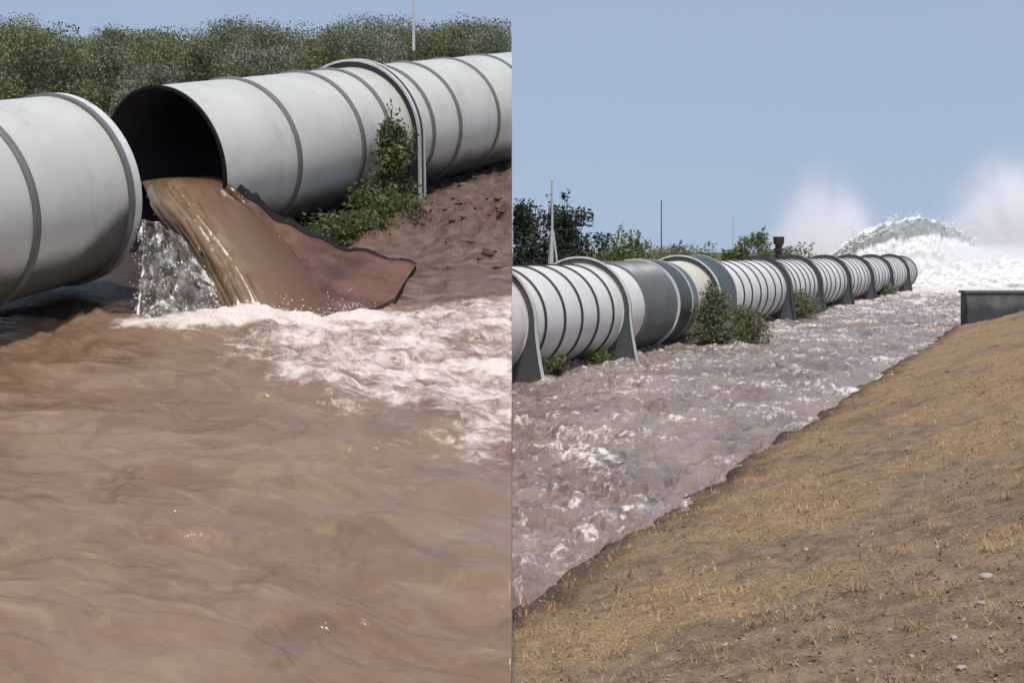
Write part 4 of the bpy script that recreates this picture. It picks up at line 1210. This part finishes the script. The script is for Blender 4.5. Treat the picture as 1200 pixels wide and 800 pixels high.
mound([(925, 330), (950, 312), (975, 306), (1000, 312), (1025, 326)], YF + 3, 2.2, .40, 851)
mound([(1040, 336), (1070, 331), (1110, 327), (1160, 324), (1210, 325), (1260, 336)], YF - 12, 1.8, .24, 861)
V_ = np.vstack(fv); q_ = np.vstack(fq)
me = make_mesh('foaming_water', V_, q_, M_foam, True)
tag(mesh_obj('foaming_water', me), 'boiling white water heaped under the grey dome and out to the right', 'white water', kind='stuff')
# fine drops
C_ = []; S_ = []
for k in range(9000):
    px = rs.choice([rs.normal(955, 24), rs.normal(1175, 26), rs.normal(1062, 45), rs.uniform(1130, 1215)])
    zt = abs(rs.normal(0, 3.6)); y = YF - 3 + rs.normal(0, 3)
    C_.append((wpt(px, 300)[0], y, .4 + zt)); S_.append(.012 + .035 * rs.random() ** 3)
tag(mesh_obj('flying_spray', blobs('flying_spray', C_, S_, M_foam)), 'fine white drops flung up round the fountain', 'spray', kind='stuff')

def mist_mat(name, dens, sharp, seed, sx=1.0):
    t = NT(name); p = t.coord('Object')
    sep = t.n('ShaderNodeVectorMath', operation='LENGTH'); t.link(p, sep.inputs[0])
    n = t.noise(t.mapping(p, (2.4 * sx, 2.4, 2.2), loc=(seed, seed * .7, 0)), 1.0, 5, .62, .5)
    rad = t.math('SUBTRACT', 1.0, sep.outputs['Value'])
    f = t.math('ADD', rad, t.math('MULTIPLY', t.math('SUBTRACT', n, .5), 1.5))
    m = t.math('MULTIPLY', t.ramp(f, -.05, sharp + .25), t.ramp(rad, 0.0, .75))
    vol = t.n('ShaderNodeVolumePrincipled'); vol.inputs['Color'].default_value = (.97, .97, .98, 1)
    vol.inputs['Anisotropy'].default_value = .1
    t.link(t.math('MULTIPLY', m, dens), vol.inputs['Density'])
    t.link(vol.outputs[0], t.out.inputs['Volume'])
    return t.mat
def mist(c, r, dens, sharp, seed, label):
    bm = bmesh.new(); bmesh.ops.create_icosphere(bm, subdivisions=3, radius=1)
    me = bpy.data.meshes.new('mist'); bm.to_mesh(me); bm.free(); me.materials.append(mist_mat('mist', dens, sharp, seed))
    o = mesh_obj('mist', me); o.location = c; o.scale = r
    tag(o, label, 'mist', kind='stuff')
mist(wpt(970, 330, YF + 4)[:2] + (0.0,), (8.0, 5.5, 15.0), 1.5, .75, 1.3, 'thin pale plume of spray mist left of the grey water dome')
mist(wpt(1140, 330, YF + 2)[:2] + (0.0,), (8.0, 4.5, 9.5), 1.1, .8, 2.2, 'white mist joining the dome to the plume at the right edge')
mist(wpt(1196, 330, YF + 1)[:2] + (0.0,), (10.5, 6.0, 16.5), 2.2, .75, 5.1, 'dense white plume of spray mist at the right edge')
mist(wpt(1165, 330, YF - 7)[:2] + (0.0,), (11.0, 4.5, 6.0), 2.2, .7, 8.7, 'bright low mist over the white water beyond the concrete wall')
mist(wpt(1080, 300, YF - 3)[:2] + (3.4,), (8.5, 3.6, 5.0), .30, .9, 6.4, 'faint mist drifting round the grey water dome')
mist(wpt(1052, 330, YF - 7)[:2] + (0.0,), (8.5, 3.0, 5.0), 1.3, .8, 3.9, 'low mist over the white water by the pipe end')

# ================================================================== light, sky, camera
to_sun = Vector((.08, -.60, 1.25)).normalized()
sun_el = math.asin(to_sun.z); sun_az = math.atan2(to_sun.x, to_sun.y)
sl_ = bpy.data.lights.new('sun', 'SUN'); sl_.energy = 2.55; sl_.angle = R(4); sl_.color = (1.0, .945, .87)
so = bpy.data.objects.new('sun', sl_); COL.objects.link(so)
so.rotation_euler = (-to_sun).to_track_quat('-Z', 'Y').to_euler(); so.location = (10, -10, 30)
wd_ = bpy.data.worlds.new('World'); scene.world = wd_; wd_.use_nodes = True
nt = wd_.node_tree; nt.nodes.clear()
out = nt.nodes.new('ShaderNodeOutputWorld'); bg = nt.nodes.new('ShaderNodeBackground'); sky = nt.nodes.new('ShaderNodeTexSky')
sky.sky_type = 'NISHITA'; sky.sun_disc = False; sky.sun_elevation = sun_el; sky.sun_rotation = sun_az
sky.air_density = 1.0; sky.dust_density = 3.0; sky.ozone_density = 3.0; sky.altitude = 50
tc = nt.nodes.new('ShaderNodeTexCoord'); mp = nt.nodes.new('ShaderNodeMapping')
mp.inputs['Location'].default_value = (0, 0, .13); mp.inputs['Scale'].default_value = (1, 1, .85)
nt.links.new(tc.outputs['Generated'], mp.inputs[0]); nt.links.new(mp.outputs[0], sky.inputs[0])
veil_n = nt.nodes.new('ShaderNodeTexNoise'); veil_n.inputs['Scale'].default_value = 1.6; veil_n.inputs['Detail'].default_value = 3
nt.links.new(tc.outputs['Generated'], veil_n.inputs['Vector'])
veil_m = nt.nodes.new('ShaderNodeMapRange'); veil_m.inputs[3].default_value = .50; veil_m.inputs[4].default_value = .78
nt.links.new(veil_n.outputs['Fac'], veil_m.inputs[0])
veil = nt.nodes.new('ShaderNodeMix'); veil.data_type = 'RGBA'; veil.inputs[7].default_value = (2.85, 3.36, 4.35, 1)   # thin even cirrus veil
nt.links.new(veil_m.outputs[0], veil.inputs[0]); nt.links.new(sky.outputs[0], veil.inputs[6])
nt.links.new(veil.outputs[2], bg.inputs[0]); nt.links.new(bg.outputs[0], out.inputs[0])
bg.inputs[1].default_value = .122

cam = bpy.data.cameras.new('camera'); cam.sensor_width = 36; cam.lens = 36 * F / 1200; cam.shift_y = -(400 - HOR) / 1200
cam.clip_start = .05; cam.clip_end = 20000
co = bpy.data.objects.new('camera', cam); COL.objects.link(co); co.location = (0, 0, HC); co.rotation_euler = (R(90), 0, 0)
scene.camera = co

vs = scene.view_settings
vs.view_transform = 'Standard'; vs.look = 'None'; vs.exposure = 0.32; vs.gamma = 1; vs.use_curve_mapping = False
cy = scene.cycles
scene.render.engine = 'CYCLES'
cy.max_bounces = 8; cy.diffuse_bounces = 3; cy.glossy_bounces = 3; cy.transparent_max_bounces = 16; cy.volume_bounces = 6
cy.use_denoising = True
try: cy.denoiser = 'OPENIMAGEDENOISE'
except Exception: pass
cy.volume_step_rate = 2.0
